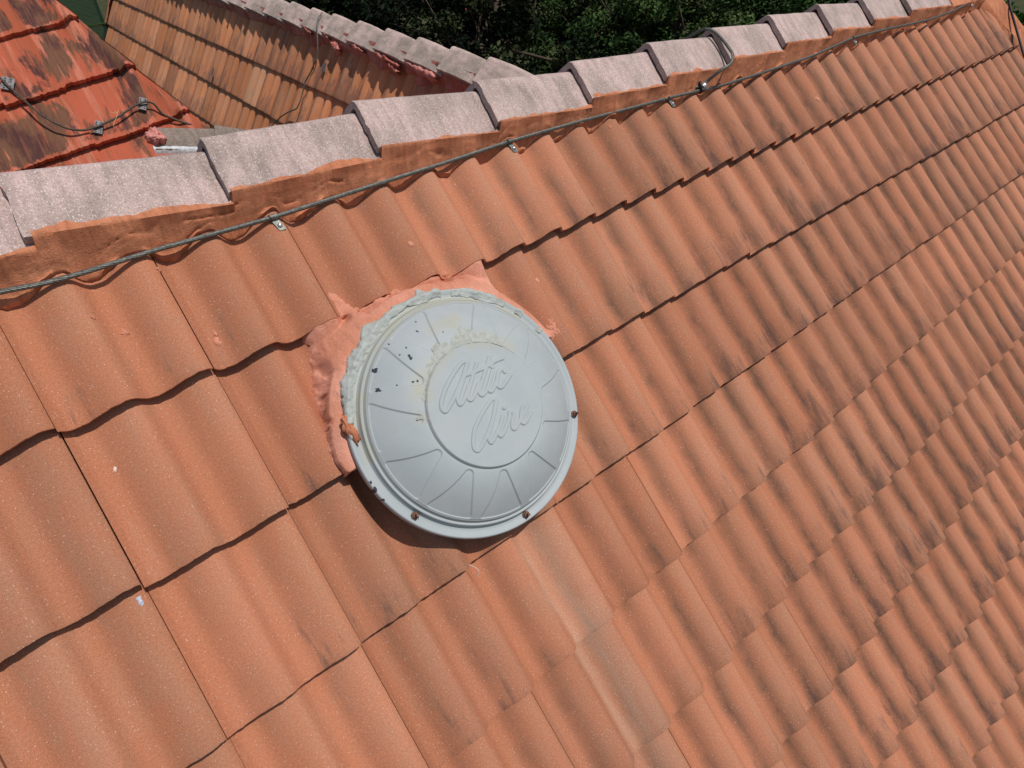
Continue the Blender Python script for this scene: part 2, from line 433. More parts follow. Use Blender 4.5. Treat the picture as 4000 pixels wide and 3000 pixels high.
def tile_field(name, parent, mat, O, U, D, N, cols, rows, amp, lift, th, clip_hi=None, clip_lo=None, extra=None,
               wavef=wave, tw=TW, g=G, detail=32, jit=1.0, skip=None, tmin=None, rough=0.0024, gapw=0.0016, nosec=0.0):
    """Lapped tiles: each one is lifted at its nose over the course below, with jitter of its own."""
    vs, fs, A_st, A_lc, A_r = [], [], [], [], []
    n = 0
    vloc = np.array([-0.035, 0.02, 0.12, 0.24, g - 0.02, g - 0.004, g, g, g - 0.03, -0.0])
    kind = [0, 0, 0, 0, 0, 0, 1, 2, 2, 2]
    x0 = np.linspace(0, 1, detail)
    gap = gapw / tw
    for j in rows:
        for i in cols:
            if skip and skip(i, j): continue
            rn = rng.random(3)
            dl = (rng.random() - .5) * 0.0035 * jit; dt = (rng.random() - .5) * 0.006 * jit
            ds = (rng.random() - .5) * 0.0016 * jit; rot = (rng.random() - .5) * 0.008 * jit; tilt = (rng.random() - .5) * 0.006 * jit
            gl = gap * (0.48 + 0.70 * rng.random() ** 2)
            xs = gl + x0 * (1 - 2 * gl)
            X, Y = np.meshgrid(xs, np.arange(len(vloc)), indexing='ij')
            ly = vloc[Y]; kk = np.array(kind)[Y]
            s = (i + X) * tw + ds
            ragged = fbm(s * 130, np.full_like(s, j * 7.7 + i), 2) * rough
            nose = (kk > 0) & (ly > g - 0.01)
            t = (j - 1) * g + ly + dt + rot * (X - .5) * tw + np.where(ly > g - 0.03, ragged + nosec * (0.5 - wavef(X)), 0)
            if j == rows[0] and tmin is not None: t = np.where(ly < 0.019, np.minimum(t, tmin), t)
            h = amp * (wavef(X) - 0.5) + lift * (ly / g - 1) + dl + tilt * (X - .5) * 0.3
            h = h - np.where(kk == 1, 0.0012, 0) - np.where(kk == 2, th, 0)
            h = h - (0.5 - X) * 2 * 0.0006
            sg = s; tg = t
            if clip_hi is not None:
                lim = clip_hi(t); s = np.minimum(s, lim)
                if (s[0] >= lim[0] - 1e-6).all(): continue
            if clip_lo is not None:
                lim = clip_lo(t); s = np.maximum(s, lim)
                if (s[-1] <= lim[-1] + 1e-6).all(): continue
            if extra is not None: h = h + extra(s, t)
            P = O + s[..., None] * U + t[..., None] * D + h[..., None] * N
            nv = len(vloc)
            fs.append(grid_faces(detail, nv) + n)
            vs.append(P.reshape(-1, 3))
            A_st.append(np.stack([s, t, 0 * s], -1).reshape(-1, 3))
            A_lc.append(np.stack([X, np.clip(ly / g, 0, 1), wavef(X)], -1).reshape(-1, 3))
            A_r.append(np.broadcast_to(rn, (detail * nv, 3)))
            n0 = n; n += detail * nv
            # side walls
            for e in (0, detail - 1):
                Pe = P[e]; dn = Pe - N * (th * .9)
                a = np.concatenate([Pe[:7], dn[:7]])
                f = np.array([[q, q + 1, q + 8, q + 7] for q in range(6)])
                if e == 0: f = f[:, ::-1]
                fs.append(f + n); vs.append(a); n += 14
                A_st.append(np.stack([np.tile(s[e][:7], 2), np.tile(t[e][:7], 2), np.zeros(14)], -1))
                A_lc.append(np.stack([np.full(14, X[e, 0]), np.tile(np.clip(ly[e][:7] / g, 0, 1), 2), np.full(14, wavef(X[e, 0]))], -1))
                A_r.append(np.broadcast_to(rn, (14, 3)))
    V = np.concatenate(vs); F = np.concatenate(fs)
    o = mk(name, V, F[:, ::-1], mat, parent, True, dict(st=np.concatenate(A_st), lc=np.concatenate(A_lc), rnd=np.concatenate(A_r)))
    o.data.set_sharp_from_angle(angle=math.radians(38))
    return o

def frame_grid(name, parent, mat, S, T, H, fw, closed_edge=None, mask=None, flip=False, smooth=True, attrs=None):
    """A sheet over an (S,T) grid mapped through fw; quads whose mask is off are dropped."""
    P = fw(S, T, H)
    F = grid_faces(S.shape[0], S.shape[1], flip=flip)
    V = P.reshape(-1, 3)
    if mask is not None:
        mk_ = mask.ravel()
        F = F[mk_[F].all(axis=1)]
        used = np.unique(F); re = -np.ones(len(V), int); re[used] = np.arange(len(used))
        F = re[F]; V = V[used]
        if attrs: attrs = {k: a[used] for k, a in attrs.items()}
    return mk(name, V, F, mat, parent, smooth, attrs)

# ------------------------------------------------------------------ ridge cap builder
def cap_shape(w=0.110, pitch=math.radians(41), rr=0.011, n=22):
    y = np.linspace(-w, w, n)
    z = -math.tan(pitch) * (np.sqrt(y * y + rr * rr) - rr)
    return y, z
def ridge_cap(parent, mat, A, Bv, left_raise, th=0.016, w=0.110, pitch=math.radians(41), rr=0.011, seed=0, bend=0.0, edge=0.0022, name="ridge_cap"):
    """Angular cap from A to Bv (apex points); its start end sits proud of its neighbour."""
    A = np.asarray(A, float); Bv = np.asarray(Bv, float)
    ax = Bv - A; L = np.linalg.norm(ax); ax /= L
    side = np.cross(np.array([0, 0, 1.0]), ax); side /= np.linalg.norm(side)
    upv = np.cross(ax, side)
    y, z = cap_shape(w, pitch, rr)
    nl = 26
    xl = np.concatenate([[0, 0.003], np.linspace(0.012, L - 0.004, nl - 3), [L]])
    X, K = np.meshgrid(xl, np.arange(len(y)), indexing='ij')
    Y = y[K] * (0.955 + 0.08 * (1 - X / L)); Z = z[K] * (1.0 + 0.02 * (1 - X / L))
    Z = Z + left_raise * (1 - X / L) + bend * np.sin(math.pi * X / L)
    rgx = fbm(K * 0.9 + seed * 3.1, np.full(K.shape, seed * 1.7), 3) * edge * 2
    X = X + np.where((xl[:, None] < 0.01) | (xl[:, None] > L - 0.003), rgx, 0)
    Y = Y + np.where(abs(y[K]) > w - 1e-6, fbm(X * 60 + seed, Y * 10, 3) * edge * 2, 0)
    Z = Z + fbm(X * 22 + seed * 5, Y * 22, 3) * 0.0018
    Z = Z - np.where(xl[:, None] < 0.001, 0.0018, 0)
    top = A + X[..., None] * ax + Y[..., None] * side + Z[..., None] * upv
    sy, sz = np.sign(y[K]) * math.sin(pitch), -math.cos(pitch)
    Yb = Y - sy * th * 0.6 * np.minimum(1, abs(y[K]) / 0.03); Zb = Z + sz * th
    bot = A + X[..., None] * ax + Yb[..., None] * side + Zb[..., None] * upv
    nu, nv = X.shape
    F = grid_faces(nu, nv)
    V = np.concatenate([top.reshape(-1, 3), bot.reshape(-1, 3)])
    Fb = F[:, ::-1] + nu * nv
    E = []
    o = nu * nv
    for k in range(nv - 1):
        E.append((k, k + 1, k + 1 + o, k + o)); q = (nu - 1) * nv
        E.append((q + k + 1, q + k, q + k + o, q + k + 1 + o))
    for k in range(nu - 1):
        E.append(((k + 1) * nv, k * nv, k * nv + o, (k + 1) * nv + o))
        q = nv - 1
        E.append((k * nv + q, (k + 1) * nv + q, (k + 1) * nv + q + o, k * nv + q + o))
    ob = mk(name, V, np.concatenate([F, Fb, np.array(E)]), mat, parent, True)
    ob.data.set_sharp_from_angle(angle=math.radians(40))
    return ob

# ------------------------------------------------------------------ stranded cable
def cable_path(P, step=0.0035):
    P = np.asarray(P, float)
    seg = np.linalg.norm(np.diff(P, axis=0), axis=1); u = np.r_[0, np.cumsum(seg)]
    m = int(u[-1] / step) + 2
    q = np.linspace(0, u[-1], m)
    # Catmull-Rom style smoothing: dense linear then gaussian
    X = np.stack([np.interp(q, u, P[:, i]) for i in range(3)], -1)
    k = max(3, int(0.035 / step)); ker = np.hanning(2 * k + 1); ker /= ker.sum()
    pad = np.concatenate([2 * X[0] - X[1:k + 1][::-1], X, 2 * X[-1] - X[-k - 1:-1][::-1]])
    return np.stack([np.convolve(pad[:, i], ker, 'valid') for i in range(3)], -1)
def strand_mesh(P, R=0.0027, r=0.00185, n=7, lay=0.055, ns=6, core=None):
    T = np.gradient(P, axis=0); T /= np.linalg.norm(T, axis=1)[:, None]
    a = np.cross(T, np.array([0, 0, 1.0])); a /= np.linalg.norm(a, axis=1)[:, None]; b = np.cross(T, a)
    u = np.r_[0, np.cumsum(np.linalg.norm(np.diff(P, axis=0), axis=1))]
    V, F, o = [], [], 0
    for k in range(n):
        ph = 2 * math.pi * (u / lay + k / n)
        C = P + R * (np.cos(ph)[:, None] * a + np.sin(ph)[:, None] * b)
        q = 2 * math.pi * np.arange(ns) / ns
        ring = C[:, None, :] + r * (np.cos(q)[None, :, None] * a[:, None, :] + np.sin(q)[None, :, None] * b[:, None, :])
        V.append(ring.reshape(-1, 3))
        i = np.arange(len(P) - 1)[:, None]; j = np.arange(ns)[None, :]
        f = np.stack([i * ns + j, i * ns + (j + 1) % ns, (i + 1) * ns + (j + 1) % ns, (i + 1) * ns + j], -1).reshape(-1, 4)
        F.append(f + o); o += len(P) * ns
    return np.concatenate(V), np.concatenate(F)
def cable(name, parent, P, mat, step=0.0035, **kw):
    V, F = strand_mesh(cable_path(P, step), **kw)
    return mk(name, V, F, mat, parent, True)

# ================================================================== THE NEAR HOUSE
house = thing("house", "house with the long salmon tiled slope under sparkling grey pink ridge caps", "house", (1.2, -2.0, -5.5))
hip = lambda t: 5.155 + 0.69 * np.asarray(t)
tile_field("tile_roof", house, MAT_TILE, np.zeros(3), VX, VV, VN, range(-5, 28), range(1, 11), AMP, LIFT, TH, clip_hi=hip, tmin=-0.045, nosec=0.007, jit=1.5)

# felt under the tiles
P = [RW(-1.6, -0.06, -0.055), RW(5.0, -0.06, -0.055), RW(7.4, 3.40, -0.055), RW(-1.6, 3.40, -0.055)]
P2 = [p - VN * 0.05 for p in P]
mk("roof_felt", np.array(P + P2), [(0, 1, 2, 3), (7, 6, 5, 4), (0, 4, 5, 1), (1, 5, 6, 2), (2, 6, 7, 3), (3, 7, 4, 0)], MAT_BLACK, house, False)

# slope on the other side of the ridge
VB = np.array([0.0, 0.7091406, -0.7050671]); NB = np.array([0.0, 0.7050671, 0.7091406])
OB = np.array([5.1, 0.165, 0.0])
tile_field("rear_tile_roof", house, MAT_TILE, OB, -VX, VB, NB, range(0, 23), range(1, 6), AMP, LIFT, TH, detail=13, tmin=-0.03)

# ridge caps along the near ridge
joint = [-1.48, -1.085, -0.685, -0.285, 0.118, 0.502, 0.893, 1.290, 1.678, 2.058, 2.446, 2.838, 3.228, 3.628, 4.035, 4.44]
zt = [z_ - 0.003 for z_ in (0.125, 0.13, 0.128, 0.130, 0.128, 0.114, 0.128, 0.114, 0.112, 0.120, 0.123, 0.129, 0.132, 0.132, 0.134, 0.136)]
CAPS = []
for k in range(len(joint) - 1):
    a = joint[k]; b = joint[k + 1] + 0.028
    if k == len(joint) - 2: b = joint[k + 1] + 0.16
    za = zt[k] + 0.010; zb = zt[k + 1] - 0.0225
    CAPS.append((a, b, za, zb))
    yk = 0.080 + (rng.random() - .5) * 0.006
    ridge_cap(house, MAT_CAP, (a, yk, za), (b, 0.080 + (rng.random() - .5) * 0.004, zb), 0.0, th=0.023, seed=k + 1)

# mortar bedding under the caps
ss = np.arange(-1.35, 5.12, 0.0045)
capz = np.full(ss.shape, 0.115)
for (a_, b_2, za_, zb_) in CAPS:
    i_ = (ss >= a_ + .001) & (ss <= b_2)
    capz[i_] = za_ + (zb_ - za_) * (ss[i_] - a_) / (b_2 - a_)
late = ss > CAPS[-1][1]
capz[late] = 0.105
tp = math.tan(math.radians(41))
drop = tp * (math.hypot(0.110, 0.011) - 0.011)
ye = 0.080 - 0.1115; ze = capz - drop                       # lower edge of the cap
climb = np.clip(0.003 + 0.016 * fbm(ss * 21, ss * 0 + 3.1, 4) + 0.05 * np.maximum(0, fbm(ss * 3.1, ss * 0 + 7.7, 2) - .18), 0, .022)
climb[late] = .10
vly = 1 - wave((ss / TW) % 1.0)
te = 0.050 - 0.012 * sstep(2.9, 3.5, ss) + 0.024 * vly + fbm(ss * 17, ss * 0 + 2.2, 4) * 0.016 + np.maximum(0, fbm(ss * 9, ss * 0 + 9.2, 2)) * 0.012
nrm2 = np.array([-math.sin(math.radians(41)), math.cos(math.radians(41))])   # (y, z) out of the cap face
up2 = np.array([math.cos(math.radians(41)), math.sin(math.radians(41))])
def yz(o_up, o_n):
    return np.stack([ye + up2[0] * o_up + nrm2[0] * o_n, ze + up2[1] * o_up + nrm2[1] * o_n], -1)
ctl = [yz(climb + .001, -0.006 + 0 * ss), yz(climb, 0.0004 + 0 * ss), yz(climb * .5, 0.0022 + 0 * ss), yz(-0.003 + 0 * ss, 0.0015 + 0 * ss)]
low_s = surf(ss, np.clip(te, .002, .3)) + 0.0045
tk = 0.030 + 0 * ss
ks = surf(ss, tk) * .5 + 0.0130
kn = np.stack([VV[1] * tk + VN[1] * ks, VV[2] * tk + VN[2] * ks], -1)
low = np.stack([VV[1] * te + VN[1] * low_s, VV[2] * te + VN[2] * low_s], -1)
st_ = ctl[-1]
rows_ = list(ctl)
nb = 16
crease = fbm(ss * 5.0, ss * 0 + 1.3, 3)
for k in range(1, nb + 1):
    q = k / nb
    p_ = (1 - q) ** 2 * st_ + 2 * q * (1 - q) * kn + q * q * low
    bulge = 0.0045 * math.sin(math.pi * q) ** .8 * np.ones_like(ss)
    tt_ = te * q
    nz_ = fbm(ss * 11, np.full_like(ss, q * 1.6), 4) * 0.005 + fbm(ss * 55, np.full_like(ss, q * 5.0), 3) * 0.0022
    ln = np.maximum(0, 0.05 - abs(fbm(ss * 6 + q * .7, np.full_like(ss, 4 + q * 1.1), 3))) / 0.05
    nz_ = nz_ - 0.0045 * ln * (fbm(ss * 2.3, np.full_like(ss, 8 + q), 2) > 0.08)
    lip = 0.0075 * math.exp(-((q - .94) / .06) ** 2) * np.clip(.5 + 2.2 * fbm(ss * 26, ss * 0 + 6, 3), 0, 2)
    out = np.array([-0.80, 0.60])
    rows_.append(p_ + out * (bulge + nz_ * min(1, 3 * q) + lip)[:, None])
te2 = te + 0.0008; l2 = surf(ss, np.clip(te2, .002, .3)) - 0.012
rows_.append(np.stack([VV[1] * te2 + VN[1] * l2, VV[2] * te2 + VN[2] * l2], -1))
A_ = np.stack(rows_, 1)
P_ = np.concatenate([np.repeat(ss[:, None, None], A_.shape[1], 1), A_], -1)
o = mk("mortar_bedding", P_.reshape(-1, 3), grid_faces(len(ss), A_.shape[1], flip=True), MAT_MORTAR, house)
o.data.set_sharp_from_angle(angle=math.radians(50))
# bedding on the far side of the ridge
S = np.repeat(np.arange(-1.35, 5.12, 0.05)[:, None], 3, 1); Tt = np.array([[-0.08, 0.02, 0.085]]) + 0 * S
Hh = np.array([[0.03, 0.03, 0.0]]) + 0 * S
mk("mortar_bedding", (OB * [0, 1, 1] + S[..., None] * VX + Tt[..., None] * VB + Hh[..., None] * NB).reshape(-1, 3), grid_faces(*S.shape), MAT_MORTAR, house)

# mortar filled hip at the far end of the slope
tt = np.linspace(-0.12, 2.6, 150)
prof_o = np.array([-0.03, 0.0, 0.02, 0.05, 0.08, 0.105, 0.125, 0.14, 0.16])     # outward across the hip
prof_h = np.array([-0.02, 0.006, 0.010, 0.018, 0.028, 0.036, 0.042, 0.036, 0.00])
Sg = hip(tt)[:, None] + prof_o[None, :]
Tg = tt[:, None] + 0 * Sg
Hg = prof_h[None, :] + fbm(Sg * 14, Tg * 14, 4) * 0.006
Hg[:, 0] = -0.03
frame_grid("hip_mortar", house, MAT_MORTAR, Sg, Tg, Hg, RW, flip=True)
# end slope beyond the hip
e0 = RW(hip(-0.12) + 0.15, -0.12, 0.01); e1 = RW(hip(2.6) + 0.15, 2.6, 0.01)
f0 = e0 + np.array([1.6, 0.9, -1.75]); f1 = e1 + np.array([.5, 0.0, -.55])
mk("end_slope", [e0, f0, f1, e1, e0 - VN * .05, e1 - VN * .05], [(0, 1, 2, 3), (0, 3, 5, 4)], MAT_MORTAR, house, False)

# walls under the roof
wp = [(-1.6, -2.15), (-1.6, 1.35)]
V = []
for x in (-1.5, 5.3):
    V += [(x, -2.0, -5.5), (x, 1.35, -5.5), (x, 1.35, -1.45), (x, 0.06, -0.16), (x, -2.0, -2.2)]
mk("wall", V, [(0, 1, 2, 3, 4), (9, 8, 7, 6, 5), (0, 5, 6, 1), (1, 6, 7, 2), (2, 7, 8, 3), (3, 8, 9, 4), (4, 9, 5, 0)], MAT_WALL, house, False)

# cast mortar patch round the upper side of the vent
C = (0.775, 0.694)
poly = [(0.6126, 0.2609), (0.6371, 0.2852), (0.6577, 0.3134), (0.679, 0.338), (0.7259, 0.338), (0.7512, 0.3206), (0.758, 0.2929), (0.7903, 0.3247), (0.8166, 0.3360), (0.8433, 0.3372), (0.9003, 0.3384), (0.9053, 0.3152), (0.9069, 0.291), (0.9231, 0.305), (0.9418, 0.331), (0.9504, 0.3387), (0.9843, 0.3387), (1.043, 0.3379), (1.050, 0.3679), (1.052, 0.41), (1.0677, 0.4564), (1.0863, 0.5121), (1.117, 0.5734), (1.1688, 0.6197), (1.1362, 0.6392), (1.0888, 0.6352), (1.0171, 0.5642), (0.9082, 0.5955), (0.6221, 0.5385), (0.5625, 0.6492), (0.4946, 0.69), (0.4563, 0.6814), (0.4356, 0.6833), (0.4292, 0.6331), (0.4542, 0.5595), (0.4558, 0.5247), (0.4689, 0.49), (0.4876, 0.4625), (0.5013, 0.4128), (0.5127, 0.3813), (0.5251, 0.3383), (0.581, 0.3379), (0.5963, 0.3386), (0.6071, 0.3239), (0.6066, 0.2962)]
def poly_sd(S, T, poly):
    """signed distance, positive inside"""
    P = np.array(poly); Q = np.roll(P, -1, 0)
    d = np.full(S.shape, 9.0); ins = np.zeros(S.shape, bool)
    for (ax_, ay_), (bx_, by_) in zip(P, Q):
        ex, ey = bx_ - ax_, by_ - ay_
        k = np.clip(((S - ax_) * ex + (T - ay_) * ey) / (ex * ex + ey * ey + 1e-12), 0, 1)
        d = np.minimum(d, np.hypot(S - ax_ - k * ex, T - ay_ - k * ey))
        c = ((ay_ > T) != (by_ > T)) & (S < ex * (T - ay_) / (ey + 1e-15) + ax_)
        ins ^= c
    return np.where(ins, d, -d)
def blur(A, k):
    ker = np.hanning(2 * k + 3)[1:-1]; ker /= ker.sum()
    P = np.pad(A, k, mode='edge')
    P = np.apply_along_axis(lambda r: np.convolve(r, ker, 'valid'), 0, P)
    return np.apply_along_axis(lambda r: np.convolve(r, ker, 'valid'), 1, P)
g1 = np.arange(0.40, 1.20, 0.0026); g2 = np.arange(0.24, 0.71, 0.0026)
S, T = np.meshgrid(g1, g2, indexing='ij')
sd = blur(poly_sd(S, T, poly), 4) + fbm(S * 45, T * 45, 4) * 0.014 + np.where(S < .64, .004, 0)
sf = surf(S, np.clip(T, 0, 9))
b_ = blur(sf, 9)
rr_ = np.hypot(S - C[0], T - C[1])
body = 0.5 * b_ + 0.5 * np.minimum(sf, b_ + 0.004) + 0.006
body = body + fbm(S * 22, T * 22, 4) * 0.008 + fbm(S * 75, T * 75, 3) * 0.0045
body = body - 0.012 * (np.maximum(0, 0.035 - abs(fbm(S * 11 + 3, T * 9, 3))) / 0.035) * (fbm(S * 4, T * 4 + 1, 2) > 0.1)
fill = sstep(0.400, 0.318, rr_) * 0.058 - 0.006
body = np.maximum(body, fill + fbm(S * 30, T * 30, 3) * 0.006)
tap = sstep(-0.002, 0.009, sd)
inn = sstep(0.0, 0.040, sd)
body = (sf + 0.0022) * (1 - inn) + np.maximum(body, sf + 0.0015) * inn
body = np.where(rr_ < .345, np.maximum(body, fill), body)
H = sf - 0.012 + (body - (sf - 0.012)) * tap
nose = AMP * (wave(S / TW) - .5) - .003 - np.maximum(0, T - .346) * .42 + fbm(S * 50, T * 50, 3) * .003
side_ = sstep(.50, .53, S) * sstep(1.055, 1.03, S)
H = np.where((T > .344) & (T < .42) & (side_ > .02), np.maximum(H, nose * side_ + H * (1 - side_)), H)
H = np.where((T < .3455) & (sd < .012), np.minimum(H, sf - .004), H)
msk = (sd > -0.004) & (rr_ > 0.235)
frame_grid("vent_mortar", house, MAT_PATCH, S, T, H, RW, mask=msk, flip=True)

# dried mortar splashes on the tiles
for (s0, t0, r0) in [(0.183, 0.201, .011), (0.146, 0.157, .005), (0.338, 0.291, .010), (0.342, 0.272, .006), (1.102, 0.11, .007), (0.864, 0.239, .010), (1.188, 0.461, .010), (1.150, 0.607, .020), (2.964, 0.238, .010), (0.30, 0.098, .006), (1.75, 0.085, .008), (1.155, 0.585, .012)]:
    n = 22; a = np.linspace(0, 2 * math.pi, n, endpoint=False)
    ks = np.array([0, .45, .8, 1.0]); V = []; F = []
    rad = r0 * (1 + 1.1 * fbm(np.cos(a) * 2 + s0 * 50, np.sin(a) * 2 + t0 * 50, 3))
    for kk in ks:
        rs = rad * kk
        S_ = s0 + rs * np.cos(a) * 0.75; T_ = t0 + rs * np.sin(a) * 1.2
        hh = surf(S_, T_) + (0.0035 * (1 - kk ** 3) + np.where(kk < .99, fbm(S_ * 300, T_ * 300, 2) * 0.003, -0.003))
        V.append(RW(S_, T_, hh))
    V = np.concatenate(V)
    F = [(r * n + i, (r + 1) * n + i, (r + 1) * n + (i + 1) % n, r * n + (i + 1) % n) for r in range(3) for i in range(n)]
    mk("mortar_splash", V, F, MAT_PATCH, house)

# ================================================================== THE ROUND VENT
vent = thing("roof_vent", "round pale grey domed metal attic vent with embossed script lettering, cemented on the salmon tiles", "roof vent", tuple(RW(C[0], C[1], 0.0)))
def VW(x, y, h): return RW(np.asarray(x) + C[0], np.asarray(y) + C[1], h)
prof = np.array([(0.300, .046), (0.311, .044), (.3145, .048), (.3150, .062), (.3130, .0695), (.310, .0705), (.303, .0685), (.296, .066), (.289, .0675), (.2855, .074), (.2835, .0815), (.281, .0830), (.2785, .0815), (.2765, .0812), (.274, .0870), (.2720, .0915), (.270, .0925), (.267, .0960), (.255, .099), (.235, .114), (.215, .127), (.195, .1370), (.175, .1445), (.160, .1490), (.1540, .1500), (.1524, .1532), (.1507, .1562), (.148, .1572)])
chips = [(-0.1863, -0.1869, 0.0049), (-0.0566, -0.2272, 0.0032), (-0.129, -0.2298, 0.0018), (-0.1269, -0.1941, 0.0018), (-0.1095, -0.1825, 0.0032), (-0.1099, -0.1754, 0.0028), (-0.2051, -0.1427, 0.0042), (-0.1672, -0.1347, 0.0021), (-0.1351, -0.1239, 0.0021), (-0.1245, -0.1209, 0.0021), (-0.309, 0.034, 0.0028), (-0.308, 0.053, 0.0042), (-0.300, 0.082, 0.0025), (-0.104, -0.202, 0.0014), (-0.008, -0.1978, 0.0014), (-0.0428, -0.2522, 0.0018), (0.062, -0.3, .004), (0.17, -0.255, .003), (-.25, .16, .003)]
rs_ = np.unique(np.concatenate([np.arange(0.1485, 0.268, 0.0017), np.arange(0.268, 0.29, 0.0011), np.arange(0.29, 0.3145, 0.003), prof[3:, 0]]))[::-1]
hs_ = np.interp(rs_, prof[3:, 0][::-1], prof[3:, 1][::-1])
ks_ = 0.5 * hs_ + 0.25 * (np.r_[hs_[0], hs_[:-1]] + np.r_[hs_[1:], hs_[-1]])
hs_ = np.r_[hs_[0], ks_[1:-1], hs_[-1]]
xq = np.clip((rs_ - .155) / .112, 0, 1)
hs_ = np.where((rs_ > .1555) & (rs_ < .268), .150 - .0540 * xq ** 1.65, hs_)
rs_ = np.r_[0.300, 0.311, .3145, rs_]; hs_ = np.r_[.046, .044, .048, hs_]
nth = 1200
th_ = np.linspace(0, 2 * math.pi, nth, endpoint=False)
TH_, R_ = np.meshgrid(th_, rs_, indexing='ij'); Hd = np.repeat(hs_[None, :], nth, 0)
deg = np.degrees(TH_)
u = np.clip((0.270 - R_) / (0.270 - 0.161), 0, 1)
phs = (deg - 3.0) % 30.0
lo = 8.3 * u; hi = 26.0 - 12.0 * u
da = np.radians(np.minimum(phs - lo, hi - phs)) * R_
dr = np.minimum(0.2675 - R_, R_ - 0.161)
dd = np.minimum(da, dr)
rnd_ = np.where((da < .008) & (dr < .008), .008 - np.hypot(np.maximum(.008 - da, 0), np.maximum(.008 - dr, 0)), dd)
Hd = Hd - 0.0036 * sstep(-0.0012, 0.0018, rnd_)
# the outer double bead breaks at some petals
Hd = Hd - 0.0022 * sstep(0.272, 0.275, R_) * sstep(0.2795, 0.2775, R_) * 0
Xd, Yd = R_ * np.cos(TH_), R_ * np.sin(TH_)
dent = 0.0022 * fbm(Xd * 9, Yd * 9, 3)
Hd = Hd + dent * sstep(.31, .25, R_)
def chipf(X, Y):
    c = np.zeros(X.shape)
    for cx, cy, cr in chips:
        d = np.hypot(X - cx, Y - cy) / (cr * 1.15 * np.maximum(.25, 1 + 1.3 * fbm(X * 260 + cx * 90, Y * 260, 2)))
        c = np.maximum(c, (d < 1) * 1.0)
    sc = fbm(X * 150, Y * 150, 3) > 0.78
    return np.maximum(c, sc * (np.hypot(X + .12, Y + .19) < .05) * 1.0)
def stainf(X, Y):
    r = np.hypot(X, Y); a = np.degrees(np.arctan2(Y, X))
    k = np.exp(-((r - .160) / .020) ** 2) * sstep(-178, -150, a) * sstep(-20, -55, a)
    k = k + 0.9 * np.exp(-((r - .285) / .012) ** 2) * sstep(-190, -165, a) * sstep(-10, -40, a)
    k = k + 0.8 * np.exp(-((Y + .215) / .018) ** 2 - ((X - .02) / .05) ** 2)
    k = k * (0.75 + 1.5 * fbm(X * 28, Y * 28, 4))
    return np.clip(k * 1.6, 0, 1)
Vd = VW(Xd, Yd, Hd).reshape(-1, 3)
Fd = grid_faces(nth, len(rs_), wrap=True, flip=True)
mk("dome", Vd, Fd[:, ::-1], MAT_PAINT, vent, True, dict(stain=stainf(Xd, Yd).ravel(), chip=chipf(Xd, Yd).ravel()))

# centre plate with the raised script
STROKES = {
'A1': [(0.002, -0.1082), (-0.0038, -0.1139), (-0.0218, -0.1098), (-0.053, -0.0939), (-0.081, -0.0751), (-0.1018, -0.0554), (-0.1097, -0.0396), (-0.1053, -0.0304), (-0.0929, -0.0352), (-0.0659, -0.052), (-0.0313, -0.0778), (-0.003, -0.1033)],
'A1s': [(0.002, -0.1082), (-0.0214, -0.0833), (-0.0537, -0.0541), (-0.0653, -0.0397), (-0.0642, -0.0281), (-0.0488, -0.0357), (-0.022, -0.058)],
't1': [(0.0238, -0.0964), (-0.0017, -0.0742), (-0.0327, -0.0441), (-0.0391, -0.033), (-0.0353, -0.0261), (-0.0223, -0.031), (0.004, -0.052)],
't2': [(0.0621, -0.0958), (0.0322, -0.0689), (0.0005, -0.0405), (-0.007, -0.0297), (-0.0017, -0.0231), (0.014, -0.03), (0.0337, -0.0455)],
'i1': [(0.0517, -0.062), (0.0337, -0.0455), (0.0195, -0.0274), (0.024, -0.0211), (0.0399, -0.0301), (0.0513, -0.0393)],
'd1': [(0.0545, -0.0728), (0.0558, -0.071)],
'c1': [(0.08, -0.047), (0.0801, -0.0553), (0.0658, -0.0535), (0.0513, -0.0393), (0.0455, -0.0254), (0.052, -0.0182), (0.0701, -0.0243), (0.0909, -0.0346)],
'bar': [(-0.018, -0.0833), (0.0089, -0.0806), (0.0379, -0.0787), (0.07, -0.0809), (0.093, -0.079)],
'A2': [(0.025, 0.0011), (0.0172, -0.0037), (-0.003, 0.0029), (-0.0329, 0.0186), (-0.0597, 0.0374), (-0.0766, 0.0588), (-0.0838, 0.075), (-0.0793, 0.0845), (-0.0658, 0.0806), (-0.0382, 0.0627), (-0.0081, 0.0393), (0.0217, 0.0067)],
'A2s': [(0.025, 0.0011), (-0.0017, 0.0323), (-0.0292, 0.0592), (-0.0401, 0.0739), (-0.0385, 0.0849), (-0.0232, 0.0766), (0.0024, 0.0611)],
'i2': [(0.0197, 0.044), (0.0024, 0.0611), (-0.0105, 0.0729), (-0.0084, 0.0832), (0.0058, 0.0772)],
'd2': [(0.0325, 0.0286), (0.0353, 0.0279)],
'r2': [(0.0058, 0.0772), (0.0321, 0.0554), (0.0416, 0.0435), (0.0491, 0.0472), (0.047, 0.0566), (0.0337, 0.0707), (0.0289, 0.0808), (0.0349, 0.0849), (0.0524, 0.0761)],
'e2': [(0.0524, 0.0761), (0.0706, 0.0684), (0.0901, 0.0548), (0.0893, 0.0459), (0.0747, 0.0536), (0.061, 0.0699), (0.059, 0.0815), (0.0656, 0.0848), (0.0801, 0.0795), (0.0947, 0.0699)]}
gx = np.arange(-0.150, 0.1501, 0.0011)
X, Y = np.meshgrid(gx, gx, indexing='ij')
d = np.full(X.shape, 9.0)
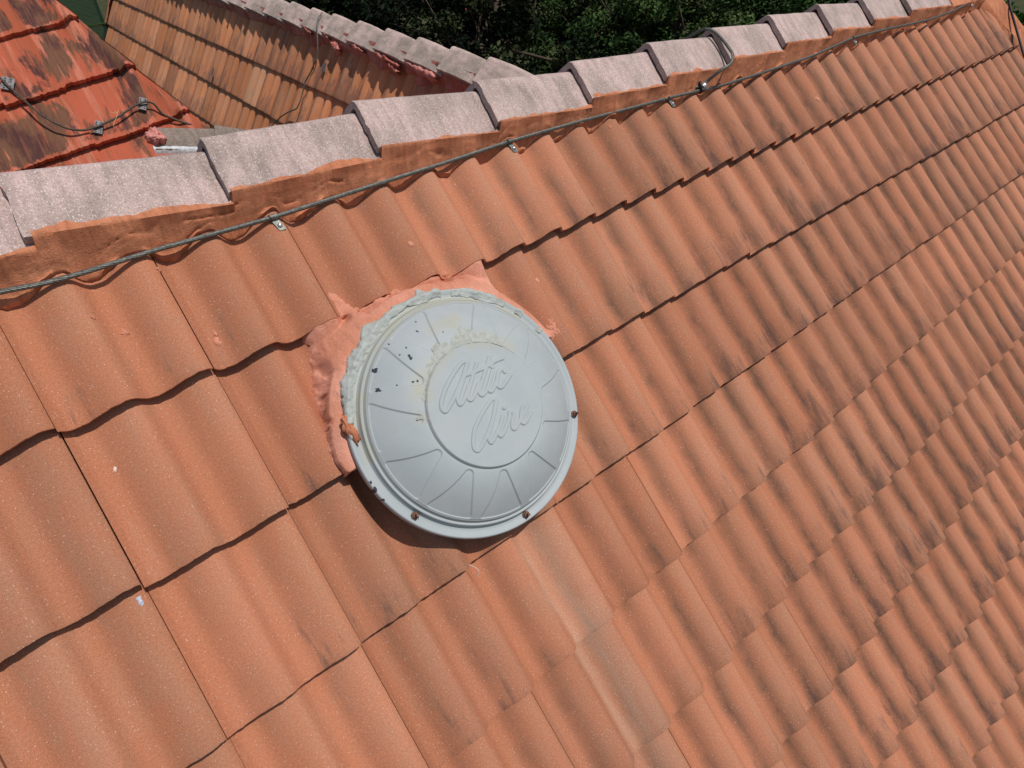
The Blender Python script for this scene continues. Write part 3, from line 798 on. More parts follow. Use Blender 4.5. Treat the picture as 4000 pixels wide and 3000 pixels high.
def smooth_poly(L):
    L = np.array(L)
    if len(L) < 3: return L
    out = []
    E_ = np.concatenate([[2 * L[0] - L[1]], L, [2 * L[-1] - L[-2]]])
    for i in range(1, len(E_) - 2):
        p0, p1, p2, p3 = E_[i - 1:i + 3]
        for t in np.linspace(0, 1, 5, endpoint=False):
            out.append(0.5 * (2 * p1 + (p2 - p0) * t + (2 * p0 - 5 * p1 + 4 * p2 - p3) * t * t + (3 * p1 - p0 - 3 * p2 + p3) * t ** 3))
    out.append(L[-1]); return np.array(out)
for L in STROKES.values():
    L = smooth_poly(L)
    for a, b in zip(L[:-1], L[1:]):
        e = b - a; k = np.clip(((X - a[0]) * e[0] + (Y - a[1]) * e[1]) / (e @ e + 1e-12), 0, 1)
        d = np.minimum(d, np.hypot(X - a[0] - k * e[0], Y - a[1] - k * e[1]))
R = np.hypot(X, Y)
Hc = 0.1574 + 0.0010 * sstep(.148, .05, R) + 0.0036 * sstep(0.0056, 0.0040, d) + 0.0012 * fbm(X * 9, Y * 9, 2)
Pc = VW(X, Y, Hc).reshape(-1, 3)
F = grid_faces(len(gx), len(gx), flip=True)
keep = (R.ravel() < 0.1500); F = F[keep[F].all(1)]
us = np.unique(F); re_ = -np.ones(len(Pc), int); re_[us] = np.arange(len(us))
mk("lettered_plate", Pc[us], re_[F], MAT_PAINT, vent, True, dict(stain=(stainf(X, Y) * 0.8).ravel()[us], chip=chipf(X, Y).ravel()[us]))
# underside and throat
mb = MB(); n = 48; a = np.linspace(0, 2 * math.pi, n, endpoint=False)
ring = lambda r, h: VW(r * np.cos(a), r * np.sin(a), np.full(n, h))
mb.add(np.concatenate([ring(.20, -.03), ring(.20, .058), ring(.302, .048)]), [(r * n + i, r * n + (i + 1) % n, (r + 1) * n + (i + 1) % n, (r + 1) * n + i) for r in range(2) for i in range(n)])
mb.build("throat", MAT_CLIP, vent)
# cement sealant smeared round the upper rim
a = np.radians(np.linspace(-171, -8, 420)); nr = 22
K = np.linspace(0, 1, nr)
dg = np.degrees(a)
env = sstep(-171, -160, dg) * sstep(-8, -28, dg)
spike = fbm(dg * 0.22, dg * 0 + 3.3, 4) * 0.012 + fbm(dg * .9, dg * 0 + 1.3, 2) * .004
for c_, w_, h_ in ((-144, 4, .010), (-116, 3.5, .013), (-86.5, 1.6, .018), (-80, 4, .009), (-63, 4, .008), (-133, 2.5, .006)):
    spike = spike + h_ * np.exp(-((dg - c_) / w_) ** 2)
wide = np.interp(dg, [-171, -158, -145, -132, -120, -112, -104, -96, -86, -80, -65, -50, -30, -8], [.005, .014, .024, .014, .026, .026, .012, .005, .026, .012, .012, .010, .007, .003])
onn = np.maximum(sstep(-.10, .12, fbm(dg * .11, dg * 0 + 2.9, 3) + np.interp(dg, [-171, -100, -90, -40, -8], [.42, .42, .30, .22, .1])), .0) * env
ro = 0.3125 + (wide * 0.30 + np.maximum(spike, -.004)) * onn
ri = 0.300 - 0.010 * env * (0.7 + fbm(dg * .2, dg * 0 + 8, 3))
ri = np.minimum(ri, .302)
Rg = ri[:, None] + (ro - ri)[:, None] * K[None, :]
Ag = np.repeat(a[:, None], nr, 1)
Xs, Ys = Rg * np.cos(Ag), Rg * np.sin(Ag)
Hs = np.interp(Rg, [.285, .296, .310, .320, .345, .38], [.070, .0692, .0735, .064, .045, .022])
Hs = Hs + (fbm(Xs * 38, Ys * 38, 4) * 0.006 + 0.002) * np.sin(math.pi * K)[None, :] ** .5
Hs = Hs + fbm(Xs * 120, Ys * 120, 3) * 0.0022 * np.sin(math.pi * K)[None, :]
Hs = Hs - (1 - sstep(.1, .5, onn))[:, None] * .012
Hs = Hs - (K[None, :] > .98) * 0.012 - (K[None, :] < .01) * 0.004
mk("sealant", VW(Xs, Ys, Hs).reshape(-1, 3), grid_faces(len(a), nr), MAT_SEAL, vent)
# crust of dried cement round the top of the centre plate
a2 = np.radians(np.linspace(-178, -28, 300)); k2 = np.linspace(0.1495, 0.215, 44)
A2, R2 = np.meshgrid(a2, k2, indexing='ij'); X2, Y2 = R2 * np.cos(A2), R2 * np.sin(A2)
d2 = np.degrees(A2)
reach = 0.154 + np.interp(d2, [-178, -165, -140, -125, -112, -98, -85, -70, -58, -50, -28], [.002, .006, .012, .026, .024, .036, .034, .020, .016, .022, .001])
on = (reach - R2) / .03 + fbm(X2 * 26, Y2 * 26, 4) * 1.1 + fbm(X2 * 90, Y2 * 90, 3) * .5
H2 = np.interp(R2, prof[3:, 0][::-1], prof[3:, 1][::-1])
H2 = np.where(R2 > .1555, .150 - .0540 * np.clip((R2 - .155) / .112, 0, 1) ** 1.65, H2)
H2 = H2 - .0010 + 0.0024 * sstep(0.0, .45, on) + fbm(X2 * 110, Y2 * 110, 3) * .0022 * sstep(0, .4, on)
frame_grid("cement_crust", vent, MAT_CRUST, X2, Y2, H2, VW, mask=(on > -.05), flip=False)
n1, n2 = 30, 18
A_, B_ = np.meshgrid(np.linspace(0, 2 * math.pi, n1, endpoint=False), np.linspace(0.02, math.pi - .02, n2), indexing='ij')
D_ = np.stack([np.cos(A_) * np.sin(B_), np.sin(A_) * np.sin(B_), np.cos(B_)], -1)
rr3 = 1 + 0.9 * fbm(D_[..., 0] * 3 + 4, D_[..., 1] * 3 + D_[..., 2] * 2.3, 4)
mk("mortar_lump", VW(-.293 + D_[..., 0] * rr3 * .012, -.095 + D_[..., 1] * rr3 * .030, .068 + D_[..., 2] * rr3 * .010).reshape(-1, 3), grid_faces(n1, n2, wrap=True), MAT_MORTAR, vent)
# rusty bolts through the rim
for (bx, by, tl) in [(-0.255, 0.150, .3), (-0.004, 0.297, -.2), (0.262, 0.145, .5)]:
    mb = MB()
    c0 = VW(bx, by, 0.060); dirv = VN + VX * 0.12 * tl
    mb.tube([c0, c0 + dirv * 0.010, c0 + dirv * 0.0101, c0 + dirv * 0.013, c0 + dirv * 0.0131, c0 + dirv * 0.018, c0 + dirv * .0181, c0 + dirv * .030], [.006, .006, .0095, .0095, .0065, .0065, .0032, .0032], 6 if False else 8)
    mb.build("bolt", MAT_RUST, vent)

# ================================================================== MAIN RIDGE CABLE
cpts = [(-0.9, 0.045), (-0.4, 0.05), (-0.1, 0.05), (0.03, 0.056), (0.104, 0.065), (0.169, 0.066), (0.24, 0.064), (0.315, 0.062), (0.415, 0.063), (0.574, 0.065), (0.708, 0.062), (0.883, 0.058), (1.063, 0.054), (1.33, 0.045), (1.613, 0.046), (1.956, 0.05), (2.091, 0.052), (2.386, 0.062), (2.648, 0.058), (3.095, 0.050), (3.456, 0.026), (3.847, 0.030), (4.28, 0.041), (4.603, 0.033), (4.864, 0.011), (4.982, -0.012), (5.12, -0.05)]
cs = np.array(cpts)
su = np.linspace(cs[0, 0], cs[-1, 0], 260); tu = np.interp(su, cs[:, 0], cs[:, 1])
hu = np.full(su.shape, -0.0005) + 0.0015 * np.sin(su * 9)
hu = hu + sstep(4.9, 5.1, su) * .03 + sstep(2.9, 3.35, su) * sstep(5.1, 5.0, su) * .021 + sstep(4.3, 4.7, su) * .008
main = thing("ridge_cable", "long twisted grey steel strand cable running along the mortar below the near ridge caps", "cable", tuple(RW(cs[0, 0], cs[0, 1], 0.0)))
cable("wire_strand", main, RW(su, tu, hu), MAT_WIRE, 0.004, R=0.0033, r=0.0023, n=7, lay=0.06)
def cab_at(s): return float(np.interp(s, su, tu)), float(np.interp(s, su, hu))
def clip_part(s0, parent, ang=0.0):
    t0, h0 = cab_at(s0)
    mb = MB(); n = 10
    V = []; F = []
    wd = 0.0085
    dx = np.array([math.cos(ang), math.sin(ang)])        # strap runs down the slope, slightly turned
    h0 = h0 + .0015
    path = [(-0.0062, -0.006)] + [(-0.0064 * math.cos(q), 0.0064 * math.sin(q)) for q in np.linspace(0, math.pi, 9)] + [(0.0068, -0.004), (0.009, -0.0058), (0.034, -0.0062)]
    for (dt, dh) in path:
        for sd_ in (-1, 1):
            V.append(RW(s0 + sd_ * wd + dt * 0.28, t0 + dt, h0 + dh))
    Vn = [np.array(v) + VN * 0.0015 for v in V]
    m_ = len(V)
    F = [(2 * k, 2 * k + 1, 2 * k + 3, 2 * k + 2) for k in range(len(path) - 1)] + [(m_ + 2 * k + 2, m_ + 2 * k + 3, m_ + 2 * k + 1, m_ + 2 * k) for k in range(len(path) - 1)]
    F += [(2 * k, 2 * k + 2, m_ + 2 * k + 2, m_ + 2 * k) for k in range(len(path) - 1)] + [(2 * k + 3, 2 * k + 1, m_ + 2 * k + 1, m_ + 2 * k + 3) for k in range(len(path) - 1)]
    e = len(path) - 1
    F += [(2 * e, 2 * e + 1, m_ + 2 * e + 1, m_ + 2 * e)]
    mb.add(V + Vn, F)
    o = mb.build("clip", MAT_CLIP, parent)
    mb = MB(); c0 = RW(s0 + 0.024 * .28, t0 + 0.022, h0 - 0.0045)
    mb.tube([c0, c0 + VN * .0012, c0 + VN * .0013, c0 + VN * .0045, c0 + VN * .0055], [.0062, .0062, .0048, .0046, .003], 10)
    b = mb.build("bolt", MAT_BOLT, o, True)
    return o
for s0 in (0.575, 1.325, 2.079, 3.448, 4.885, -0.35):
    clip_part(s0, main)

# branch cable that climbs over the ridge, clamped to the main one
t0, h0 = cab_at(2.262)
branch = thing("branch_cable", "short twisted cable looping from a bolted clamp up over the near ridge", "cable", tuple(RW(2.262, t0, h0)))
bp = [RW(2.235, t0 - .013, h0 + .002), RW(2.30, 0.036, h0 + .004)]
for p in [(2.330, -0.068, 0.026), (2.372, -0.075, 0.036), (2.405, -0.062, 0.050), (2.427, -0.042, 0.063), (2.4355, -0.020, 0.073), (2.438, 0.002, 0.087), (2.436, 0.030, 0.106), (2.428, 0.056, 0.124), (2.418, 0.082, 0.132), (2.410, 0.110, 0.122), (2.40, 0.150, 0.094), (2.39, 0.20, 0.055), (2.37, 0.26, 0.005), (2.33, 0.5, -0.25), (2.30, 0.9, -0.68)]:
    bp.append(np.array(p))
cable("wire_strand", branch, bp, MAT_WIRE, 0.004, R=0.0034, r=0.0024, n=7, lay=0.05)
mb = MB()
cc = RW(2.262, t0 - 0.004, h0 + 0.001)
mb.box(cc - VV * 0.006, [VX, VV, VN], (0.007, 0.019, 0.010))
mb.box(cc - VV * 0.012 + VN * .004 - VX * .006, [VX, VV, VN], (0.0055, 0.012, 0.013))
mb.box(cc + VN * 0.011 + VV * 0.006, [VX, VV, VN], (0.011, 0.006, 0.003))
cl = mb.build("clamp", MAT_WIRE_DARK, branch)
mb = MB(); c0 = cc + VX * 0.006 - VV * 0.004 + VN * 0.012
dv = (VX * .55 + VN); dv /= np.linalg.norm(dv)
mb.tube([c0, c0 + dv * .002, c0 + dv * .0022, c0 + dv * .010, c0 + dv * .012], [.0105, .0105, .0085, .0085, .005], 10)
mb.build("bolt", MAT_BOLT, cl, True)

# black cable down the mortared hip
blk = thing("hip_cable", "thin black cable drooping down the mortared hip at the far end of the salmon slope", "cable", tuple(RW(5.40, 0, .07)))
hp = [(5.40, -0.03, .07), (5.385, 0.02, .06), (5.372, 0.067, .052), (5.345, 0.130, .048), (5.345, 0.197, .040), (5.342, 0.263, .034), (5.322, 0.328, .032), (5.29, 0.419, .030), (5.27, 0.52, .032), (5.29, 0.66, .03), (5.36, 0.85, .028), (5.50, 1.2, .03)]
mb = MB(); mb.tube(cable_path([RW(*p) for p in hp], .02), 0.0065, 8)
mb.build("cable_sheath", MAT_WIRE_DARK, blk, True)
# stray fibre at a tile corner, droppings
def flat_spot(name, s0, t0, r0, mat, label, cat, el=1.0):
    n = 18; a = np.linspace(0, 2 * math.pi, n, endpoint=False)
    rad = r0 * (1 + 1.2 * fbm(np.cos(a) * 1.6 + s0 * 31, np.sin(a) * 1.6 + t0 * 31, 3))
    V = [RW(s0, t0, surf(s0, t0) + .0022)[None, :]]
    for kk, e in ((.7, .0018), (1.0, -.001)):
        S_ = s0 + rad * kk * np.cos(a); T_ = t0 + rad * kk * np.sin(a) * el
        V.append(RW(S_, T_, surf(S_, T_) + e))
    V = np.concatenate(V)
    F = [(0, 1 + i, 1 + (i + 1) % n) for i in range(n)] + [(1 + i, 1 + n + i, 1 + n + (i + 1) % n, 1 + (i + 1) % n) for i in range(n)]
    o = mk(name, V, F, mat, None, True, loc=tuple(RW(s0, t0, surf(s0, t0))))
    tag(o, label, cat); return o
flat_spot("bird_dropping", -0.017, 0.713, 0.0055, MAT_DROP, "small blue grey bird dropping on a salmon tile just below a course edge", "bird dropping", 1.3)
flat_spot("bird_dropping", 0.050, 0.455, 0.005, MAT_HAIR, "pale whitish bird dropping smear on a salmon tile in the second course", "bird dropping", 1.6)
flat_spot("bird_dropping", 0.697, 1.433, 0.0024, MAT_DROP, "tiny round blue grey speck on a tile well below the vent", "bird dropping")
fib = thing("plastic_fibre", "pale curled plastic fibre sticking out at a tile corner below the vent", "fibre", tuple(RW(.601, 1.03, .0)))
mb = MB(); u = np.linspace(0, 1, 14)
mb.tube(RW(.598 + .010 * np.sin(u * 2.6), 1.028 + .036 * u, .012 + .016 * np.sin(u * 2.8)), 0.0008, 5)
mb.build("strand", MAT_HAIR, fib)

# ================================================================== REAR WING WITH BROWN ORANGE TILES
AW = math.radians(58.975)
OW = np.array([2.17536621, 4.52646741, -0.65283494])
UW = np.array([0, -1.0, 0]); DW = np.array([-math.cos(AW), 0, -math.sin(AW)]); NW = np.array([-math.sin(AW), 0, math.cos(AW)])
def WW(s, t, h):
    s = np.asarray(s, float)[..., None]; t = np.asarray(t, float)[..., None]; h = np.asarray(h, float)[..., None]
    return OW + s * UW + t * DW + h * NW
wing = thing("house_wing", "wing with steep brown orange tiles and red mortar under its grey caps", "house wing", (2.4, 4.5, -5.5))
def wavew(x):
    x = np.asarray(x)
    a = 0.5 + 0.5 * np.cos(2 * math.pi * (x - 0.30) / 0.62)
    b = 0.5 + 0.5 * np.cos(2 * math.pi * (x - 0.80) / 0.38)
    return np.where(x < 0.61, a ** 0.8, np.where(x > 0.61, b ** 0.9, 0))
tile_field("tile_roof", wing, MAT_TILE_WING, OW, UW, DW, NW, range(-16, 12), range(0, 6), 0.024, 0.022, 0.015, wavef=wavew, detail=22, jit=1.0, tmin=-0.42, g=0.345, skip=lambda i, j: (i, j) == (0, 1))
P = [WW(-4.9, -.42, -.05), WW(3.6, -.42, -.05), WW(3.6, 1.75, -.05), WW(-4.9, 1.75, -.05)]
P2 = [p - NW * 0.05 for p in P]
mk("roof_felt", np.array(P + P2), [(0, 1, 2, 3), (7, 6, 5, 4), (0, 4, 5, 1), (1, 5, 6, 2), (2, 6, 7, 3), (3, 7, 4, 0)], MAT_BLACK, wing, False)
# far side of the wing roof
tile_field("far_tile_roof", wing, MAT_TILE_WING, np.array([2.60, 0.93, -0.30]), np.array([0, 1.0, 0]), np.array([math.cos(AW), 0, -math.sin(AW)]), np.array([math.sin(AW), 0, math.cos(AW)]), range(0, 28), range(1, 5), 0.024, 0.018, 0.013, detail=9)
wj = [-0.66, -0.26, 0.146, 0.507, 0.869, 1.21, 1.588, 1.963, 2.339, 2.701, 3.05, 3.4]
wj = [-4.85 + 0.3808 * k for k in range(11)] + wj
for k in range(len(wj) - 1):
    y1 = OW[1] - wj[k]; y2 = OW[1] - wj[k + 1] - 0.03
    # each cap overlaps the next one towards the viewer
    rz = (rng.random() - .5) * .006
    ridge_cap(wing, MAT_CAP_WING, (2.450, y1, -0.207 + rz), (2.450 + (rng.random() - .5) * .008, y2, -0.222 + rz), 0.020, th=0.020, w=0.125, seed=40 + k, bend=0.006)
ss = np.arange(-4.85, 3.5, 0.012)
ny = 11; q = np.linspace(0, 1, ny)
S = np.repeat(ss[:, None], ny, 1)
te = -0.325 + 0.02 * fbm(ss * 9, ss * 0 + 5, 3) + np.maximum(0, fbm(ss * 6, ss * 0 + 12, 3)) * 0.10 * sstep(0.2, 1.2, ss)
Tt = -0.43 + (te[:, None] + 0.43) * q[None, :]
wsurf = 0.024 * (wavew((S / TW) % 1.0) - 0.5) + 0.018 * ((Tt % 0.345) / 0.345 - 1)
Hh = 0.035 * (1 - q[None, :] ** 1.5) + (wsurf + 0.004) * q[None, :] ** 1.5 + fbm(S * 14, Tt * 14, 4) * 0.016 * np.sin(math.pi * q)[None, :] + fbm(S * 40, Tt * 40, 2) * 0.008
Tt = np.concatenate([Tt, Tt[:, -1:] + .001], 1); S = np.concatenate([S, S[:, :1]], 1); Hh = np.concatenate([Hh, wsurf[:, -1:] - .02], 1)
frame_grid("mortar_bedding", wing, MAT_REDMORTAR, S, Tt, Hh, WW, flip=True)
# pink smears on the joints nearest the viewer
for k, (s0, t0, L, wd_) in enumerate([(1.22, -.39, .10, .035), (1.60, -.38, .22, .045), (1.98, -.365, .30, .05), (2.36, -.37, .34, .045), (0.90, -.385, .14, .03), (1.38, -.34, .10, .05), (2.12, -.33, .16, .05)]):
    n1, n2 = 30, 9
    U_, V_ = np.meshgrid(np.linspace(0, 1, n1), np.linspace(-1, 1, n2), indexing='ij')
    ww = 1.5 * wd_ * (0.55 + 0.9 * (fbm(U_ * 5 + k * 3, V_ * 0 + k, 3) + .3)) * np.sin(math.pi * np.clip(U_, .02, .98)) ** .5
    S_ = s0 + U_ * L; T_ = t0 + V_ * ww * .5 + 0.03 * U_
    H_ = 0.056 + fbm(S_ * 60, T_ * 60, 3) * 0.014 - abs(V_) ** 3 * 0.035 - np.maximum(0, (T_ + .37)) * .22
    frame_grid("mortar_smear", wing, MAT_PINK if k % 2 else MAT_REDMORTAR, S_, T_, H_, WW, flip=True)
# gable end mortar at the far left of the wing
ss = np.linspace(-.45, 1.7, 60); pr = np.array([0.03, 0.0, -0.02, -0.03])
V = []; 
for k, (ds_, hh) in enumerate([(0.05, 0.016), (0.0, 0.02), (-0.035, 0.016), (-0.045, -0.06)]):
    V.append(WW(-4.80 + ds_ + 0 * ss, ss, hh + fbm(ss * 9, ss * 0 + k, 3) * .012))
V = np.stack(V, 1).reshape(-1, 3)
mk("verge_mortar", V, grid_faces(60, 4), MAT_MORTAR, wing)
mk("wall", [(1.75, 9.25, -5.5), (1.75, 1.0, -5.5), (3.2, 1.0, -5.5), (3.2, 9.25, -5.5), (1.75, 9.25, -1.6), (1.75, 1.0, -1.6), (3.2, 1.0, -1.6), (3.2, 9.25, -1.6), (2.45, 9.25, -.42), (2.45, 1.0, -.42)],
   [(0, 1, 5, 4), (3, 7, 6, 2), (0, 4, 8, 7, 3), (1, 2, 6, 9, 5), (4, 5, 9, 8), (6, 7, 8, 9)], MAT_WALL, wing, False)
# one newer pale tile laid over the pattern
o_new = tile_field("pale_tile", wing, tile_material("newer_pale_tile", (0.68, 0.33, 0.17), (0.62, 0.29, 0.15), (0.62, 0.36, 0.22), (0.4, 0.2, 0.12), (0.3, 0.15, 0.1), .5, .2, .8), OW, UW, DW, NW, range(0, 1), range(1, 2), 0.024, 0.022, 0.015, wavef=wavew, detail=22, jit=0, g=0.345)
# wing cable
wc = [(1.07, -.52, .02), (1.09, -.47, .05), (1.122, -0.411, .055), (1.156, -0.336, .045), (1.186, -0.254, .028), (1.184, -0.186, .024), (1.152, -0.105, .02), (1.111, -0.021, .022), (1.117, 0.062, .02), (1.129, 0.13, .025), (1.119, 0.189, .03), (1.018, 0.241, .04), (0.919, 0.301, .04), (0.798, 0.389, .03), (.70, .47, .02)]
wcab = thing("wing_cable", "thin dark cable hanging down the steep brown orange tiles from its grey capped ridge", "cable", tuple(WW(1.12, -.4, .05)))
V, F = strand_mesh(cable_path([WW(*p) for p in wc], .01), R=0.0028, r=0.0024, n=4, lay=.09, ns=5)
mk("wire_strand", V, F, MAT_WIRE, wcab)
def plate(parent, fw, s0, t0, h0, ax, sx, sy, holes, name="clamp_plate", mat=MAT_PLATE, loc=None):
    mb = MB(); c = fw(s0, t0, h0)
    mb.box(c, ax, (sx, sy, 0.0012))
    o = mb.build(name, mat, parent, loc=loc)
    for (a_, b_) in holes:
        m2 = MB(); p = c + ax[0] * a_ + ax[1] * b_
        m2.tube([p, p + ax[2] * .004, p + ax[2] * .0055], [.0045, .004, .002], 8)
        m2.build("rivet", MAT_PLATE, o if parent is None or True else parent, True)
    return o
WAX = [UW, DW, NW]
for k, (s0, t0, sx, sy, lb) in enumerate([(1.329, -.165, .022, .032, "square grey metal plate with a bolt on the brown orange tiles beside the thin cable"), (1.150, -.185, .018, .010, "small pale metal clip holding the thin cable on the brown orange tiles"), (-.718, .242, .013, .036, "narrow bare metal plate alone on the brown orange tiles far from the cable")]):
    o = plate(None, WW, s0, t0, 0.022, WAX, sx, sy, [(0, 0.012), (0, -0.010)] if k != 1 else [(-0.004, 0)], loc=tuple(WW(s0, t0, .02)))
    o.name = "metal_plate"
    tag(o, lb, "metal plate")

# ================================================================== LEFT WING WITH FLAKING RED PAINT
QL = np.array([0.56307956, 2.84774723, -0.30127931])
UL = VX * 0.9903 + VV * (-0.1387); DL = VV.copy(); NL = VN.copy()
def LW(x, y, h):       # x along the ridge direction, y down the slope (unskewed, metres from the reference joint)
    x = np.asarray(x, float)[..., None]; y = np.asarray(y, float)[..., None]; h = np.asarray(h, float)[..., None]
    return QL + x * VX + y * VV + h * VN
lwing = thing("house_wing", "wing roof of big stepped tiles painted bright red and streaked with dark grime", "house wing", (-0.5, 3.0, -5.5))
hipL = lambda t: (0.372 + 0.455 * np.asarray(t)) / 0.9903 * 1.0
def hipmix(s, t):      # rolled edge along the hip
    d = (hipL(t) - s)
    return 0.038 * sstep(0.085, 0.02, d) - 0.02 * sstep(0.006, 0.0, d)
def wavel(x):
    x = np.asarray(x)
    return 0.35 + 0.25 * sstep(.78, .92, x) - 0.25 * np.exp(-((x - .45) / .2) ** 2)
def lfield(name, rows):
    return tile_field(name, lwing, MAT_RED, QL + UL * 0.0, UL, DL, NL, range(-8, 5), rows, 0.014, 0.040, 0.032, clip_hi=lambda t: hipL(t + .14 * 0.3), extra=hipmix, wavef=wavel, detail=30, jit=4.5, g=0.345, rough=0.009, gapw=-0.004)
lfield("tile_roof", range(-2, 5))
P = [LW(-2.4, -1.0, -.08), LW(0.0, -1.0, -.08), LW(.95, 1.3, -.08), LW(-2.4, 1.3, -.08)]
P2 = [p - VN * 0.06 for p in P]
mk("roof_felt", np.array(P + P2), [(0, 1, 2, 3), (7, 6, 5, 4), (0, 4, 5, 1), (1, 5, 6, 2), (2, 6, 7, 3), (3, 7, 4, 0)], MAT_BLACK, lwing, False)
# the side slope falling away beyond the hip
a0 = LW(hipL(-1.0) - .01, -1.0, -.01); a1 = LW(hipL(1.3) - .01, 1.3, -.01)
fall = np.array([0.62, 0.10, -0.75])
mk("side_slope", np.array([a0, a1, a1 + fall * .55, a0 + fall * .55, a0 - VN * .1, a1 - VN * .1]), [(0, 1, 2, 3), (0, 4, 5, 1)], MAT_REDMORTAR, lwing, False)
mk("wall", [(-2.2, 3.3, -5.5), (.9, 3.3, -5.5), (.9, 2.35, -5.5), (-2.2, 2.35, -5.5), (-2.2, 3.3, -.5), (.35, 3.3, -.5), (.6, 2.35, -1.3), (-2.2, 2.35, -1.3)], [(0, 1, 2, 3), (4, 7, 6, 5), (0, 4, 5, 1), (1, 5, 6, 2), (2, 6, 7, 3), (3, 7, 4, 0)], MAT_WALL, lwing, False)
# pink dab where the small hip caps meet it
def blob(name, parent, mat, c, rx, ry, rz, seed, loc=None):
    n1, n2 = 60, 36; V = []
    A_, B_ = np.meshgrid(np.linspace(0, 2 * math.pi, n1, endpoint=False), np.linspace(0.02, math.pi - .02, n2), indexing='ij')
    D_ = np.stack([np.cos(A_) * np.sin(B_), np.sin(A_) * np.sin(B_), np.cos(B_)], -1)
    rr = 1 + 0.4 * fbm(D_[..., 0] * 2.2 + seed, D_[..., 1] * 2.2 + D_[..., 2] * 1.7, 4)
    rr = rr + fbm(D_[..., 0] * 9 + seed, D_[..., 1] * 9 + D_[..., 2] * 7, 3) * .22
    V = np.asarray(c) + D_ * rr[..., None] * np.array([rx, ry, rz])
    return mk(name, V.reshape(-1, 3), grid_faces(n1, n2, wrap=True), mat, parent)
# small hip of brown grey caps between the roofs
smallhip = thing("hip_ridge", "short run of brown grey hip caps bedded in white sealant behind the near ridge", "ridge", (0.82, 2.35, -.6))
ha = np.array([0.830, 2.372, -0.452]); hb = np.array([1.118, 2.283, -0.500])
dirh = (hb - ha) / np.linalg.norm(hb - ha)
ridge_cap(smallhip, MAT_CAP_HIP, ha + np.array([0, 0, -.004]), hb + dirh * .03, 0.0, th=.016, w=.105, pitch=math.radians(40), seed=71, name="hip_cap")
ridge_cap(smallhip, MAT_CAP_HIP, hb + np.array([0, 0, .020]), hb + dirh * .45 + np.array([0, 0, -.03]), 0.0, th=.016, w=.105, pitch=math.radians(40), seed=72, name="hip_cap")
sd_ = np.array([-0.2, -0.75, -0.62]); 
perp = np.cross(np.array([0, 0, 1.0]), dirh)
u = np.linspace(-0.02, 0.31, 60)
low = ha[None, :] + u[:, None] * dirh - perp * 0.098 + np.array([0, 0, -0.083])
nz = fbm(u * 40, u * 0 + 4, 3)
V = np.concatenate([low + np.array([0, 0, .012 + 0.0]) + perp * .01, low + np.array([0, 0, 1.0]) * (0.006 + .008 * nz)[:, None] - perp * .006, low - perp * .010 + np.array([0, 0, 1.0]) * (-.014 + .012 * nz)[:, None], low - perp * .004 + np.array([0, 0, -.04])])
mk("white_sealant", V, np.concatenate([grid_faces(4, 60)]), MAT_WHITE, smallhip)
blob("pink_mortar", smallhip, MAT_PINK, ha + np.array([-0.012, -.042, -0.040]), .042, .062, .042, 5)
for sg in (-1, 1):
    l2 = low if sg < 0 else low + perp * .196
    V = np.concatenate([l2 + np.array([0, 0, -.015]), l2 + sg * perp * .03 + np.array([0, 0, -.06]), l2 + sg * perp * .75 + np.array([0, 0, -.80])])
    mk("hip_slope", V, grid_faces(3, 60), MAT_REDMORTAR, smallhip)
# cable over the painted wing
lc_ = [(-0.40, -.30), (-0.30, -.19), (-0.259, -0.093), (-0.241, -0.034), (-0.209, 0.048), (-0.181, 0.139), (-0.141, 0.206), (-0.086, 0.257), (-0.022, 0.272), (0.053, 0.265), (0.166, 0.235), (0.272, 0.187), (0.338, 0.175), (0.374, 0.193), (0.393, 0.249), (0.46, 0.3), (0.531, 0.347), (0.599, 0.384), (.68, .43)]
lh = [.03] * 2 + [.012, .012, .014, .030, .035, .025, .010, 0.012, .014, .014, .020, .02, -.01, -.02, -.02, -.02, -.03]
lcab = thing("painted_wing_cable", "brown twisted cable sagging in a loop between metal plates on the flaking red roof", "cable", tuple(LW(0, .27, .02)))
V, F = strand_mesh(cable_path([LW(a_, b_, c_ + .012) for (a_, b_), c_ in zip(lc_, lh)], .007), R=0.0034, r=0.0028, n=5, lay=.09, ns=6)
mk("wire_strand", V, F, MAT_WIRE_BROWN, lcab)
LAX0 = np.array([VX * math.cos(.5) + VV * math.sin(.5), -VX * math.sin(.5) + VV * math.cos(.5), VN])
for k, (s0, t0, h0, lb) in enumerate([(-0.238, -0.057, .012, "pair of riveted zinc plates where the brown cable enters the flaking red roof"), (0.055, 0.262, .012, "riveted zinc plate at the lowest clamp of the sagging brown cable"), (0.322, 0.176, .014, "riveted zinc plate on the flaking red roof closest to the small hip caps")]):
    w_ = .036 if k == 0 else .026
    o = plate(None, LW, s0, t0, h0, LAX0, w_ * .75, w_ * 1.45 if k else w_, [(a_, b_) for a_ in (-.012, .012) for b_ in (-.027, -.014, .014, .027)], loc=tuple(LW(s0, t0, h0)))
    o.name = "zinc_plate"; tag(o, lb, "metal plate", "zinc plates clamping the brown cable")
stw = thing("straw", "loose yellow straw caught under the brown cable on the flaking red roof", "straw", tuple(LW(.15, .23, .02)))
mb = MB(); u = np.linspace(0, 1, 16)
mb.tube(LW(.165 - .03 * u + .012 * np.sin(u * 5), .205 + .08 * u, .035 + .01 * np.sin(u * 4)), .0012, 5)
mb.tube(LW(.185 - .04 * u, .205 + .012 * np.sin(u * 3) - .0 * u, .038), .0012, 5)
mb.build("stalk", MAT_STRAW, stw)

# ================================================================== GROUND, FENCE AND TREES
gm = mk("ground", [(-80, -80, -5.5), (120, -80, -5.5), (120, 120, -5.5), (-80, 120, -5.5)], [(0, 1, 2, 3)], MAT_GROUND, None, False)
tag(gm, kind="structure")

